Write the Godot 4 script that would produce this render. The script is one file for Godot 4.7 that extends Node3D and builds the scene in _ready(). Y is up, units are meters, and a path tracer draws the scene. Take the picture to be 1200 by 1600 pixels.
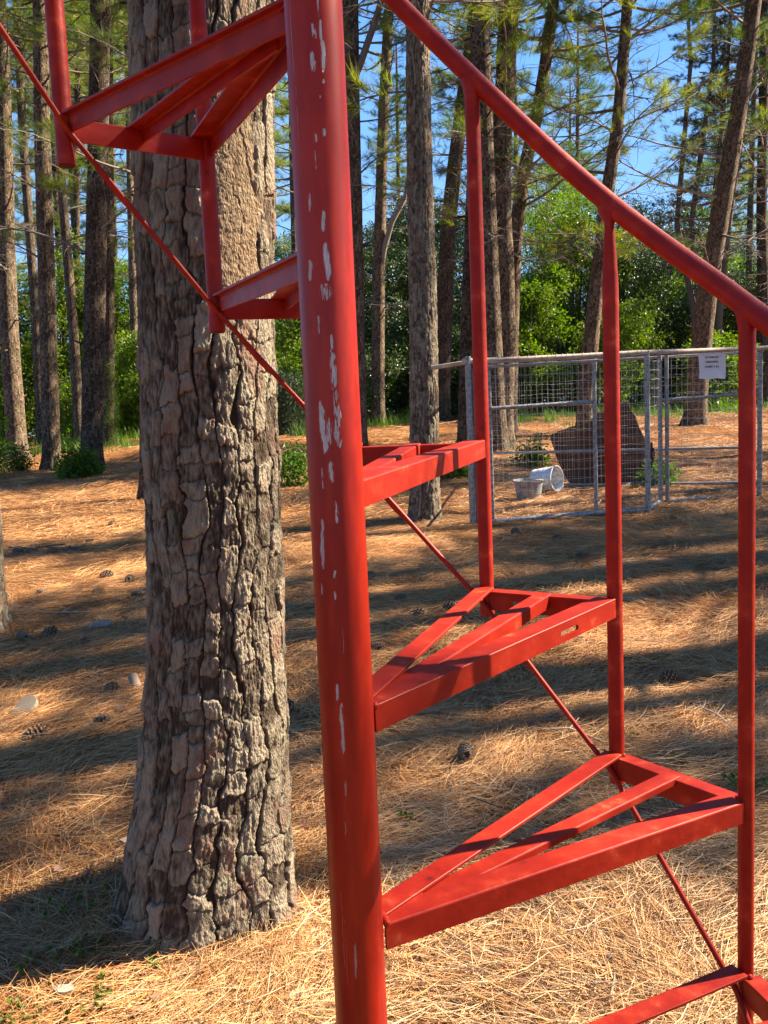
extends Node3D
# A red spiral stair in a pine wood. World: x right, y up, -z away from the camera; helper functions take the distance ahead as a positive z.

const DEEP := 1.1404            # metres ahead per unit of the plan's z
const SUN_AZIMUTH := 76.0      # degrees to the right of the view
const SUN_HEIGHT := 43.0

var rng := RandomNumberGenerator.new()
var taken := {}
var M := {}
var noise_a := FastNoiseLite.new()
var noise_b := FastNoiseLite.new()
var noise_c := FastNoiseLite.new()
var limb_mesh: Array = []
var limb_path: Array = []
var crown_kit: Array = []
var leaf_kit := {}
var tuft_kit := {}


class MB:
	var v := PackedVector3Array()
	var n := PackedVector3Array()
	var uv := PackedVector2Array()
	var c := PackedColorArray()
	var idx := PackedInt32Array()

	func face(pts: Array, out: Vector3, col := Color.WHITE) -> void:
		var p := pts
		var nn: Vector3 = (p[1] - p[0]).cross(p[2] - p[0])
		if nn.dot(out) > 0.0:
			p = pts.duplicate()
			p.reverse()
		else:
			nn = -nn
		nn = nn.normalized()
		var b := v.size()
		for q in p:
			v.append(q)
			n.append(nn)
			uv.append(Vector2(q.x + q.z, q.y))
			c.append(col)
		for k in range(1, p.size() - 1):
			idx.append_array(PackedInt32Array([b, b + k, b + k + 1]))

	func tube(path: Array, radii: Array, sides: int, cap := true, col := Color.WHITE, us := 1.0) -> void:
		var base := v.size()
		var t: Vector3 = (path[1] - path[0]).normalized()
		var nr: Vector3 = t.cross(Vector3(0.31, 0.2, 0.93)).normalized()
		var run := 0.0
		for i in path.size():
			if i > 0:
				run += (path[i] - path[i - 1]).length()
			var a: Vector3 = path[maxi(i - 1, 0)]
			var b: Vector3 = path[mini(i + 1, path.size() - 1)]
			t = (b - a).normalized()
			nr = (nr - t * nr.dot(t)).normalized()
			var bi := t.cross(nr)
			for j in sides + 1:
				var g := TAU * j / sides
				var d := nr * cos(g) + bi * sin(g)
				v.append(path[i] + d * radii[i])
				n.append(d)
				uv.append(Vector2(us * j / sides, run))
				c.append(col)
		var w := sides + 1
		for i in path.size() - 1:
			for j in sides:
				var q := base + i * w + j
				idx.append_array(PackedInt32Array([q, q + w, q + w + 1, q, q + w + 1, q + 1]))
		if cap:
			for e in [0, path.size() - 1]:
				var ring: Array = []
				for j in sides:
					ring.append(v[base + e * w + j])
				var other: int = 1 if e == 0 else path.size() - 2
				face(ring, path[e] - path[other], col)

	# a lathe about +y: rows of Vector2(radius, height); normals follow the profile
	func lathe(rows: Array, sides: int, xf := Transform3D(), col := Color.WHITE) -> void:
		for i in rows.size() - 1:
			var a: Vector2 = rows[i]
			var b: Vector2 = rows[i + 1]
			var e := b - a
			var pn := Vector2(e.y, -e.x).normalized()
			var base := v.size()
			for r in [a, b]:
				for j in sides + 1:
					var g := TAU * j / sides
					v.append(xf * Vector3(sin(g) * r.x, r.y, cos(g) * r.x))
					n.append((xf.basis * Vector3(sin(g) * pn.x, pn.y, cos(g) * pn.x)).normalized())
					uv.append(Vector2(float(j) / sides, r.y))
					c.append(col)
			var w := sides + 1
			for j in sides:
				var q := base + j
				idx.append_array(PackedInt32Array([q, q + w, q + w + 1, q, q + w + 1, q + 1]))

	func box(xf: Transform3D, size: Vector3, bevel := 0.0, col := Color.WHITE) -> void:
		var h := size * 0.5
		var b := minf(bevel, minf(h.x, minf(h.y, h.z)) * 0.9)
		var at := func(s: Vector3, axis: int) -> Vector3:
			var k := h - Vector3(b, b, b)
			k[axis] = h[axis]
			return xf * (s * k)
		for ax in 3:
			for sg in [-1.0, 1.0]:
				var pts: Array = []
				for q in [[-1.0, -1.0], [1.0, -1.0], [1.0, 1.0], [-1.0, 1.0]]:
					var s := Vector3.ZERO
					s[ax] = sg
					s[(ax + 1) % 3] = q[0]
					s[(ax + 2) % 3] = q[1]
					pts.append(at.call(s, ax))
				var o := Vector3.ZERO
				o[ax] = sg
				face(pts, xf.basis * o, col)
		if b <= 0.0:
			return
		for ax in 3:
			var p := (ax + 1) % 3
			var r := (ax + 2) % 3
			for sp in [-1.0, 1.0]:
				for sr in [-1.0, 1.0]:
					var s0 := Vector3.ZERO
					s0[ax] = -1.0
					s0[p] = sp
					s0[r] = sr
					var s1 := s0
					s1[ax] = 1.0
					var o := Vector3.ZERO
					o[p] = sp
					o[r] = sr
					face([at.call(s0, p), at.call(s1, p), at.call(s1, r), at.call(s0, r)], xf.basis * o, col)
		for sx in [-1.0, 1.0]:
			for sy in [-1.0, 1.0]:
				for sz in [-1.0, 1.0]:
					var s := Vector3(sx, sy, sz)
					face([at.call(s, 0), at.call(s, 1), at.call(s, 2)], xf.basis * s, col)

	# a plate: outline in xy (may carry a keyhole), given thickness along z
	func plate(outline: PackedVector2Array, thick: float, xf: Transform3D, col := Color.WHITE) -> void:
		var tri := Geometry2D.triangulate_polygon(outline)
		for s in [-0.5, 0.5]:
			for k in range(0, tri.size(), 3):
				var pts: Array = []
				for m in 3:
					var q := outline[tri[k + m]]
					pts.append(xf * Vector3(q.x, q.y, s * thick))
				face(pts, xf.basis * Vector3(0, 0, s), col)
		var cw := Geometry2D.is_polygon_clockwise(outline)
		for k in outline.size():
			var a := outline[k]
			var b := outline[(k + 1) % outline.size()]
			var e := b - a
			if e.length() < 1e-6:
				continue
			var o := Vector3(e.y, -e.x, 0) * (-1.0 if cw else 1.0)
			face([xf * Vector3(a.x, a.y, -0.5 * thick), xf * Vector3(b.x, b.y, -0.5 * thick), xf * Vector3(b.x, b.y, 0.5 * thick), xf * Vector3(a.x, a.y, 0.5 * thick)], xf.basis * o, col)

	func done(mat: Material) -> ArrayMesh:
		var a := []
		a.resize(Mesh.ARRAY_MAX)
		a[Mesh.ARRAY_VERTEX] = v
		a[Mesh.ARRAY_NORMAL] = n
		a[Mesh.ARRAY_TEX_UV] = uv
		a[Mesh.ARRAY_COLOR] = c
		a[Mesh.ARRAY_INDEX] = idx
		var m := ArrayMesh.new()
		m.add_surface_from_arrays(Mesh.PRIMITIVE_TRIANGLES, a)
		m.surface_set_material(0, mat)
		return m


# ---------------------------------------------------------------- naming and tagging
func named(called: String, parent: Node) -> String:
	var key := "%d/%s" % [parent.get_instance_id(), called]
	var k: int = taken.get(key, 0)
	taken[key] = k + 1
	return called if k == 0 else "%s_%03d" % [called, k]


func tag(o: Node, label: String, category := "", group := "", kind := "") -> Node:
	if label:
		o.set_meta("label", label)
	if category:
		o.set_meta("category", category)
	if group:
		o.set_meta("group", group)
	if kind:
		o.set_meta("kind", kind)
	return o


func thing(called: String, at: Vector3, label := "", category := "", group := "", kind := "") -> Node3D:
	var o := Node3D.new()
	o.name = named(called, self)
	o.position = at
	add_child(o)
	tag(o, label, category, group, kind)
	return o


func put(called: String, mesh: Mesh, parent: Node = self, xf := Transform3D()) -> MeshInstance3D:
	var o := MeshInstance3D.new()
	o.name = named(called, parent)
	o.mesh = mesh
	o.transform = xf
	parent.add_child(o)
	return o


func put_many(called: String, mm: MultiMesh, parent: Node, xf := Transform3D()) -> MultiMeshInstance3D:
	var o := MultiMeshInstance3D.new()
	o.name = named(called, parent)
	o.multimesh = mm
	o.transform = xf
	o.set_meta("kind", "stuff")
	parent.add_child(o)
	return o


func many(mesh: Mesh, xfs: Array, cols: Array) -> MultiMesh:
	var mm := MultiMesh.new()
	mm.transform_format = MultiMesh.TRANSFORM_3D
	mm.use_colors = true
	mm.mesh = mesh
	mm.instance_count = xfs.size()
	for k in xfs.size():
		mm.set_instance_transform(k, xfs[k])
		mm.set_instance_color(k, cols[k])
	return mm


func lin(r: float, g: float, b: float) -> Color:
	return Color(r, g, b).linear_to_srgb()


func material(col: Color, rough := 0.8, vertex := false) -> StandardMaterial3D:
	var m := StandardMaterial3D.new()
	m.albedo_color = col
	m.roughness = rough
	m.vertex_color_use_as_albedo = vertex
	m.metallic_specular = 0.5
	return m


func along(a: Vector3, b: Vector3, up := Vector3.UP) -> Transform3D:
	# x runs from a to b, y is as near to up as it can be; the origin is the middle
	var x := (b - a).normalized()
	var z := x.cross(up).normalized()
	var y := z.cross(x)
	return Transform3D(Basis(x, y, z), (a + b) * 0.5)


func ss(a: float, b: float, x: float) -> float:
	return smoothstep(a, b, x)


func ground(x: float, z: float) -> float:
	var y := 0.0855 * z if z > 0.0 else 0.04 * z
	if z > 17.0:
		y = 0.0855 * 17.0 + 0.049 * (minf(z, 32.0) - 17.0) + 0.02 * (clampf(z, 32.0, 70.0) - 32.0)
	y -= 0.03 * clampf(-x - 2.0, 0.0, 30.0) * ss(5.0, 15.0, z)
	var near := noise_a.get_noise_2d(x * 60.0, z * 60.0) * 0.022 + noise_a.get_noise_2d(x * 190.0 + 50.0, z * 190.0) * 0.010
	return y + near * (1.0 + 0.6 * ss(5.0, 14.0, z)) + noise_a.get_noise_2d(x * 12.0 + 900.0, z * 12.0) * 0.12 * ss(9.0, 20.0, z)


func P(x: float, y: float, z: float) -> Vector3:
	return Vector3(x, y, -z * DEEP)


func S(x: float, y: float, z: float) -> Vector3:
	return Vector3(x, y, -z)


func G(x: float, z: float, up := 0.0) -> Vector3:
	return Vector3(x, ground(x, z) + up, -z * DEEP)


func rnd(a: float, b: float) -> float:
	return rng.randf_range(a, b)


func hash2(a: int, b: int, s: int) -> float:
	var h := (a * 374761393 + b * 668265263 + s * 974634777) & 0x7fffffff
	h = ((h ^ (h >> 13)) * 1274126177) & 0x7fffffff
	h = h ^ (h >> 16)
	return float(h & 0xffff) / 65535.0


# ---------------------------------------------------------------- bark
# One point of plated pine bark: u once round the trunk (0..1), y metres up, girth in metres. Returns [height 0..1, tone 0..1, fissure 0..1, reddish 0..1].
func bark(u: float, y: float, girth: float, cell: float, sd: int) -> Array:
	var a := u * TAU
	var r := girth / TAU
	var px := cos(a) * r
	var pz := sin(a) * r
	var k := 0.055 / cell
	var w1 := noise_a.get_noise_3d(px * 130.0 * k, y * 95.0 * k + sd * 17.0, pz * 130.0 * k)
	var w2 := noise_b.get_noise_3d(px * 480.0 * k, y * 330.0 * k + sd * 7.0, pz * 480.0 * k)
	var w3 := noise_c.get_noise_3d(px * 1500.0 * k, y * 1050.0 * k, pz * 1500.0 * k)
	var cols := maxi(4, roundi(girth / cell))
	var cu := u * cols + w1 * 1.0 + w2 * 0.25 + w3 * 0.15
	var col := floori(cu)
	var fu := cu - col
	col = posmod(col, cols)
	var h1 := hash2(col, 3, sd)
	var rowh := cell * (0.8 + 0.8 * h1)
	var cy := y / rowh + h1 * 13.7 + w2 * 0.30 + w3 * 0.20 + (fu - 0.5) * (hash2(col, 9, sd) - 0.5) * 0.7
	var row := floori(cy)
	var fy := cy - row
	# a joint between two rows may be closed: the plate then runs through it
	var open_lo := hash2(col, row, sd + 1) > 0.28
	var open_hi := hash2(col, row + 1, sd + 1) > 0.28
	var plate := hash2(col, row if open_lo else row - 1, sd + 2)
	var dv := minf(fu, 1.0 - fu) * cell
	var side := hash2(col if fu < 0.5 else col + 1, int(floor(y / 0.19 + h1)), sd + 4)
	var wide := cell * (0.045 + 0.17 * side * side * side) * (1.0 + 0.7 * w2)
	var fur := smoothstep(0.25, 0.72, dv / maxf(wide, 0.002))
	var dh := 1.0
	if open_lo and fy < 0.5:
		dh = fy * rowh
	elif open_hi and fy >= 0.5:
		dh = (1.0 - fy) * rowh
	var crack := smoothstep(0.005 * cell, 0.055 * cell + 0.05 * cell * absf(w3), dh)
	# flakes that have come off in steps
	var lay := noise_b.get_noise_3d(px * 700.0 * k + plate * 40.0, y * 430.0 * k, pz * 700.0 * k) * 2.2 + plate * 1.5
	var step := floorf(lay * 2.0) * 0.5 + smoothstep(0.40, 0.48, lay * 2.0 - floorf(lay * 2.0)) * 0.5
	var tilt := (fu - 0.5) * (hash2(col, row, sd + 5) - 0.5) * 0.5 + (fy - 0.5) * (hash2(col, row, sd + 6) - 0.5) * 0.4
	var dome := 1.0 - 0.13 * pow(absf(fu - 0.5) * 2.0, 2.0)
	var grain := noise_c.get_noise_3d(px * 5200.0 * k, y * 1300.0 * k, pz * 5200.0 * k)
	var top := 0.66 + 0.30 * (plate - 0.5) + 0.30 * step + 0.30 * tilt + 0.10 * w3 + 0.28 * grain
	var h := top * dome * fur * (0.48 + 0.52 * crack)
	var fis := 1.0 - fur * (0.55 + 0.45 * crack)
	return [h, clampf(0.44 + 0.75 * (plate - 0.5) + 0.6 * grain + 0.45 * w3 + 0.2 * step, 0.0, 1.0), fis, smoothstep(0.1, 0.6, noise_b.get_noise_3d(px * 330.0 * k + 70.0, y * 240.0 * k, pz * 330.0 * k + plate * 9.0) + 0.25 * (plate - 0.5))]


func bark_color(b: Array, lichen: float) -> Color:
	var c := Color(0.060, 0.044, 0.032).lerp(Color(0.275, 0.232, 0.170), b[1])
	c = c.lerp(Color(0.185, 0.105, 0.075), b[3] * 0.7)
	c = c.lerp(Color(0.29, 0.30, 0.20), lichen)
	return c.lerp(Color(0.034, 0.022, 0.016), b[2] * 0.95)


func curve_at(keys: Array, y: float) -> float:
	var k := 0
	while k < keys.size() - 2 and y > keys[k + 1][0]:
		k += 1
	var t: float = clampf((y - keys[k][0]) / (keys[k + 1][0] - keys[k][0]), 0.0, 1.0)
	var m0: float = (keys[k + 1][1] - keys[maxi(k - 1, 0)][1]) / (keys[k + 1][0] - keys[maxi(k - 1, 0)][0])
	var m1: float = (keys[mini(k + 2, keys.size() - 1)][1] - keys[k][1]) / (keys[mini(k + 2, keys.size() - 1)][0] - keys[k][0])
	var w: float = keys[k + 1][0] - keys[k][0]
	var t2 := t * t
	var t3 := t2 * t
	return (2 * t3 - 3 * t2 + 1) * keys[k][1] + (t3 - 2 * t2 + t) * m0 * w + (-2 * t3 + 3 * t2) * keys[k + 1][1] + (t3 - t2) * m1 * w


# A trunk whose bark is real relief. xs, zs, rs: [height, value] keys in metres about the thing's base.
func bark_trunk(xs: Array, zs: Array, rs: Array, ys: PackedFloat32Array, sides: int, girth: float, cell: float, depth: float, sd: int, mat: Material, wound := Vector4.ZERO) -> ArrayMesh:
	var rows := ys.size()
	var v := PackedVector3Array()
	var c := PackedColorArray()
	v.resize(rows * sides)
	c.resize(rows * sides)
	for i in rows:
		var y := ys[i]
		var cx := curve_at(xs, y)
		var cz := curve_at(zs, y)
		var rr := curve_at(rs, y)
		var flare: float = clampf((rr - curve_at(rs, y + 0.8)) / maxf(rr, 0.01), 0.0, 0.5)
		for j in sides:
			var u := float(j) / sides
			var a := u * TAU
			var b := bark(u, y, girth, cell, sd)
			var hgt: float = b[0]
			var lich: float = smoothstep(0.32, 0.6, noise_b.get_noise_3d(cos(a) * 90.0, y * 300.0 + sd, sin(a) * 90.0)) * 0.55 * (1.0 - b[2])
			var col := bark_color(b, lich)
			if wound.w > 0.0:
				var da := wrapf(a - wound.x, -PI, PI) * rr
				var dd := Vector2(da / wound.z, (y - wound.y) / wound.w).length() + 0.45 * noise_a.get_noise_3d(cos(a) * 90.0, y * 420.0, sin(a) * 90.0)
				var wv := 1.0 - smoothstep(0.75, 0.95, dd)
				if wv > 0.0:
					var crumb := noise_b.get_noise_3d(cos(a) * 400.0, y * 2000.0, sin(a) * 400.0) * 0.6 + noise_c.get_noise_3d(cos(a) * 1000.0, y * 5500.0, sin(a) * 1000.0) * 0.5
					hgt = lerpf(hgt, 0.40 + 0.26 * crumb, wv * 0.75)
					col = col.lerp(Color(0.17, 0.105, 0.058).lerp(Color(0.34, 0.25, 0.155), clampf(0.5 + crumb, 0.0, 1.0)), wv * 0.7)
			var lobe := 1.0 + flare * 0.22 * (sin(a * 5.0 + sd) + 0.6 * sin(a * 3.0 + 2.0 + sd))
			var r := rr * lobe - depth * (1.0 - hgt) + depth * 0.18
			v[i * sides + j] = Vector3(cx + sin(a) * r, y, -cz + cos(a) * r)
			c[i * sides + j] = col
	var n := PackedVector3Array()
	n.resize(rows * sides)
	for i in rows:
		var lo := maxi(i - 1, 0) * sides
		var hi := mini(i + 1, rows - 1) * sides
		for j in sides:
			var e1 := v[i * sides + (j + 1) % sides] - v[i * sides + (j + sides - 1) % sides]
			n[i * sides + j] = e1.cross(v[hi + j] - v[lo + j]).normalized()
	var idx := PackedInt32Array()
	idx.resize((rows - 1) * sides * 6)
	var k := 0
	for i in rows - 1:
		for j in sides:
			var q := i * sides + j
			var q1 := i * sides + (j + 1) % sides
			idx[k] = q
			idx[k + 1] = q + sides
			idx[k + 2] = q1 + sides
			idx[k + 3] = q
			idx[k + 4] = q1 + sides
			idx[k + 5] = q1
			k += 6
	var m := MB.new()
	m.v = v
	m.n = n
	m.c = c
	m.uv.resize(v.size())
	m.idx = idx
	return m.done(mat)


# Bark of the trunks farther off: colour and relief as textures, once round in 0.55 m, 1.1 m up.
func bark_textures() -> void:
	var w := 256
	var hh := 512
	var girth := 0.55
	var tall := 1.1
	var ci := Image.create(w, hh, false, Image.FORMAT_RGB8)
	var hi := Image.create(w, hh, false, Image.FORMAT_RGB8)
	for y in hh:
		var yy := tall * y / hh
		var t := smoothstep(0.86, 1.0, float(y) / hh)
		for x in w:
			var b := bark(float(x) / w, yy, girth, 0.042, 77)
			if t > 0.0:
				var b2 := bark(float(x) / w, yy - tall, girth, 0.042, 77)
				for q in 4:
					b[q] = lerpf(b[q], b2[q], t)
			var a := TAU * x / w
			var li := smoothstep(0.4, 0.7, noise_b.get_noise_3d(cos(a) * 30.0, yy * 60.0, sin(a) * 30.0)) * 0.3
			ci.set_pixel(x, y, bark_color(b, li).linear_to_srgb())
			hi.set_pixel(x, y, Color(b[0], b[0], b[0]))
	var m := material(Color(0.86, 0.84, 0.82), 0.92)
	m.albedo_texture = ImageTexture.create_from_image(ci)
	m.heightmap_enabled = true
	m.heightmap_texture = ImageTexture.create_from_image(hi)
	m.heightmap_scale = 2.2
	m.metallic_specular = 0.25
	M.bark = m
	var warm := m.duplicate()
	warm.albedo_color = Color(0.93, 0.90, 0.87)
	M.bark_warm = warm
	var dark := m.duplicate()
	dark.albedo_color = Color(0.72, 0.70, 0.69)
	M.bark_dark = dark


func tree_trunk(pts: Array, r0: float, r1: float, tall: float, sd: int, mat: Material, parent: Node) -> void:
	# pts: [x, y] of the trunk's line about its base, lowest first; it goes on to the given height
	var xs: Array = []
	for p in pts:
		xs.append([p[1], p[0]])
	var last: Array = pts[-1]
	var prev: Array = pts[-2]
	var slope: float = (last[0] - prev[0]) / (last[1] - prev[1])
	xs.append([last[1] + 3.0, last[0] + slope * 2.4])
	xs.append([maxf(tall, last[1] + 4.0), last[0] + slope * 3.0])
	var ytop: float = maxf(tall, last[1] + 4.0)
	var m := MB.new()
	var sides := 28
	var yy: Array = []
	var y := -0.25
	while y < ytop:
		yy.append(y)
		y += 0.07 if y < 0.6 else (0.16 if y < 8.0 else 0.5)
	for i in yy.size():
		var h: float = yy[i]
		var t: float = clampf(h / last[1], 0.0, 1.0)
		var r := lerpf(r0, r1, t) if h < last[1] else r1 * lerpf(1.0, 0.25, (h - last[1]) / maxf(ytop - last[1], 0.1))
		r *= 1.0 + 0.42 * exp(-maxf(h, 0.0) / 0.16)
		var cx := curve_at(xs, h)
		for j in sides + 1:
			var a := TAU * (j % sides) / sides
			var lob := 1.0 + 0.12 * exp(-maxf(h, 0.0) / 0.3) * sin(a * 4.0 + sd) + 0.05 * noise_a.get_noise_3d(cos(a) * 50.0 + sd * 9.0, h * 60.0, sin(a) * 50.0) + 0.045 * noise_b.get_noise_3d(cos(a) * 120.0, h * 300.0 + sd, sin(a) * 120.0)
			m.v.append(Vector3(cx + sin(a) * r * lob, h, cos(a) * r * lob))
			m.n.append(Vector3(sin(a), 0, cos(a)))
			m.uv.append(Vector2(roundf(maxf(1.0, TAU * r0 / 0.55)) * j / sides, h / 1.1 + sd * 0.37))
			m.c.append(Color.WHITE)
	var w := sides + 1
	for i in yy.size() - 1:
		for j in sides:
			var q := i * w + j
			m.idx.append_array(PackedInt32Array([q, q + w, q + w + 1, q, q + w + 1, q + 1]))
	# stubs of limbs that broke off
	rng.seed = 3100 + sd
	for k in 14:
		var h := rnd(1.2, last[1] + 2.0)
		var a := rnd(0, TAU)
		var cx := curve_at(xs, h)
		var r := lerpf(r0, r1, clampf(h / last[1], 0.0, 1.0))
		var d := Vector3(sin(a), rnd(-0.2, 0.5), cos(a)).normalized()
		var l := r + rnd(0.04, 0.30)
		m.tube([Vector3(cx, h, 0), Vector3(cx, h, 0) + d * l * 0.7, Vector3(cx, h, 0) + d * l + Vector3(0, rnd(-0.04, 0.04), 0)], [0.026, 0.018, rnd(0.007, 0.014)], 7)
	put("trunk", m.done(mat), parent)


# ---------------------------------------------------------------- limbs, crowns and leaves
func make_limb(sd: int) -> ArrayMesh:
	rng.seed = 4000 + sd
	var m := MB.new()
	var tones := [Color(0.17, 0.145, 0.125), Color(0.245, 0.21, 0.175), Color(0.115, 0.095, 0.082)]
	var main: Array = []
	var rad: Array = []
	var p := Vector3(-0.08, 0, 0)
	var d := Vector3(1, rnd(-0.15, 0.35), rnd(-0.1, 0.1)).normalized()
	var bend := rnd(-0.10, 0.09)
	for k in 11:
		main.append(p)
		rad.append(lerpf(0.024, 0.005, pow(k / 10.0, 0.8)))
		p += d * 0.21
		d = (d + Vector3(rnd(-0.05, 0.05), bend + rnd(-0.09, 0.09), rnd(-0.12, 0.12))).normalized()
	limb_path.append(main)
	m.tube(main, rad, 6, true, tones[sd % 3])
	for k in range(2, 11):
		for s in [-1.0, 1.0]:
			if rnd(0, 1) < 0.22:
				continue
			var q: Vector3 = main[k]
			var dir: Vector3 = (main[k] - main[k - 1]).normalized()
			var side: Vector3 = dir.cross(Vector3.UP).normalized() * s
			var td: Vector3 = (dir * rnd(0.3, 0.9) + side * rnd(0.5, 1.0) + Vector3.UP * rnd(-0.5, 0.4)).normalized()
			var tl := rnd(0.28, 0.85) * (1.25 - k * 0.07)
			var tp: Array = []
			var tr: Array = []
			var pp := q
			for e in 5:
				tp.append(pp)
				tr.append(lerpf(0.0075, 0.0025, e / 4.0))
				pp += td * tl / 4.0
				td = (td + Vector3(rnd(-0.2, 0.2), rnd(-0.22, 0.16), rnd(-0.2, 0.2))).normalized()
			m.tube(tp, tr, 4, false, tones[(sd + k) % 3])
			for e in range(1, 5):
				if rnd(0, 1) < 0.25:
					continue
				var ud: Vector3 = (td + Vector3(rnd(-1, 1), rnd(-0.8, 0.6), rnd(-1, 1))).normalized()
				var ul := rnd(0.1, 0.34)
				var u0: Vector3 = tp[e]
				m.tube([u0, u0 + ud * ul * 0.5 + Vector3(0, rnd(-0.02, 0.02), 0), u0 + ud * ul + Vector3(0, rnd(-0.05, 0.02), 0)], [0.0026, 0.002, 0.0012], 3, false, tones[(sd + e) % 3])
	return m.done(M.limb)


func make_tuft(sd: int, needles: int, length: float, width: float, mat: Material) -> ArrayMesh:
	rng.seed = 5000 + sd
	var m := MB.new()
	m.tube([Vector3.ZERO, Vector3(0, length * 0.8, 0)], [0.004, 0.002], 3, false, Color(0.35, 0.25, 0.15))
	for k in needles:
		var t := rnd(0.1, 1.0)
		var o := Vector3(0, length * 0.8 * t, 0)
		var a := rnd(0, TAU)
		var open := rnd(0.35, 1.15) * (1.15 - 0.5 * t)
		var d := Vector3(cos(a) * sin(open), cos(open), sin(a) * sin(open))
		var e := d.cross(Vector3(rnd(-1, 1), rnd(-1, 1), rnd(-1, 1))).normalized() * width * 0.5
		var tip := o + d * length * rnd(0.7, 1.1) + Vector3(0, -0.02, 0)
		var g := rnd(0.75, 1.25)
		m.face([o - e, o + e, tip], d.cross(e) + Vector3(0, 0.001, 0), Color(g, g, g * rnd(0.8, 1.1)))
	return m.done(mat)


func make_leaves(sd: int, count: int, reach: float, leaf: float, slim: float, mat: Material) -> ArrayMesh:
	rng.seed = 6000 + sd
	var m := MB.new()
	for k in count:
		var dir := Vector3(rnd(-1, 1), rnd(-0.8, 1), rnd(-1, 1)).normalized()
		var o := dir * reach * pow(rnd(0.02, 1.0), 0.45)
		var d := (dir + Vector3(rnd(-0.9, 0.9), rnd(-0.9, 0.4), rnd(-0.9, 0.9))).normalized()
		var upish := (Vector3.UP + Vector3(rnd(-0.8, 0.8), rnd(-0.2, 0.4), rnd(-0.8, 0.8))).normalized()
		var e := d.cross(upish).normalized()
		var nn := e.cross(d)
		var l := leaf * rnd(0.6, 1.25)
		var w := l * slim
		var mid := o + d * l * 0.5
		var tip := o + d * l - nn * l * 0.12
		var g := rnd(0.7, 1.3)
		var col := Color(g * rnd(0.9, 1.15), g, g * rnd(0.8, 1.05))
		m.face([o, mid + e * w * 0.5 + nn * w * 0.18, tip], nn, col)
		m.face([o, tip, mid - e * w * 0.5 + nn * w * 0.18], nn, col)
	for k in 5:
		var d := Vector3(rnd(-1, 1), rnd(-0.3, 1), rnd(-1, 1)).normalized()
		m.tube([Vector3.ZERO, d * reach * 0.8], [0.006, 0.002], 3, false, Color(1.2, 0.7, 0.6))
	return m.done(mat)


# A pine crown about its lowest bough: bough mesh and sprays of needles.
func make_crown(sd: int, h: float, wide: float, boughs: int, per: int, lift: float) -> Dictionary:
	rng.seed = 7000 + sd
	var m := MB.new()
	var xf: Array = []
	var col: Array = []
	var brown := Color(0.17, 0.125, 0.095)
	for i in boughs:
		var y := h * pow((i + rnd(0.0, 1.0)) / boughs, 0.9)
		var az := i * 2.39996 + rnd(-0.5, 0.5)
		var l := wide * pow(1.0 - y / (h * 1.12), 0.65) * rnd(0.6, 1.15)
		var out := Vector3(cos(az), 0, sin(az))
		var side := Vector3(-out.z, 0, out.x)
		var path: Array = []
		var rad: Array = []
		var sway := rnd(-0.2, 0.2)
		for k in 7:
			var t := k / 6.0
			path.append(Vector3(0, y, 0) + out * l * t + Vector3.UP * l * (lift * t * t - 0.06 * t) + side * sway * l * t * t)
			rad.append(lerpf(0.012 + 0.011 * l, 0.006, t))
		m.tube(path, rad, 5, false, brown)
		for k in per:
			var t := 0.28 + 0.72 * pow(rnd(0, 1), 0.8)
			var f := t * 6.0
			var q: Vector3 = path[int(f)].lerp(path[mini(int(f) + 1, 6)], f - int(f))
			var spread := 0.32 * l * (1.1 - t) + 0.12
			q += side * rnd(-1, 1) * spread + Vector3.UP * rnd(-0.10, 0.22) * spread + out * rnd(-0.12, 0.12)
			var d := (out * rnd(0.2, 1.0) + side * rnd(-0.9, 0.9) + Vector3.UP * rnd(0.1, 0.9)).normalized()
			var b := Basis(Quaternion(Vector3.UP, d)) * Basis(Vector3.UP, rnd(0, TAU))
			xf.append(Transform3D(b.scaled(Vector3.ONE * rnd(0.8, 1.35)), q))
			var g := rnd(0.75, 1.3)
			col.append(Color(g * rnd(0.85, 1.15), g, g * 0.9))
	return {"boughs": m.done(M.limb), "needles": xf, "cols": col}


func leaf_crown(sd: int, h: float, w: float, count: int, mesh: Mesh, low: float) -> MultiMesh:
	rng.seed = 8000 + sd
	var blobs: Array = []
	var nb := 9 + int(h)
	for k in nb:
		var y := h * lerpf(low, 0.86, (k + 0.5) / nb)
		var wy := w * 0.5 * sqrt(maxf(0.12, 1.0 - pow((y / h - 0.5) * 1.7, 2.0)))
		var a := k * 2.4 + rnd(-0.6, 0.6)
		blobs.append([Vector3(cos(a) * wy * rnd(0.25, 0.75), y, sin(a) * wy * rnd(0.25, 0.75)), w * rnd(0.16, 0.30), h * rnd(0.07, 0.14) + 0.12])
	var xf: Array = []
	var col: Array = []
	for k in count:
		var b: Array = blobs[rng.randi() % nb]
		var d := Vector3(rnd(-1, 1), rnd(-0.75, 1), rnd(-1, 1)).normalized() * pow(rnd(0.05, 1), 0.35)
		var q: Vector3 = b[0] + Vector3(d.x * b[1], d.y * b[2], d.z * b[1])
		q.y = maxf(q.y, 0.05)
		xf.append(Transform3D(Basis(Vector3(rnd(-1, 1), rnd(-1, 1), rnd(-1, 1)).normalized(), rnd(0, 3.0)).scaled(Vector3.ONE * rnd(0.75, 1.35)), q))
		var g := rnd(0.7, 1.35)
		col.append(Color(g * rnd(0.85, 1.2), g, g * rnd(0.7, 1.1)))
	return many(mesh, xf, col)


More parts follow.
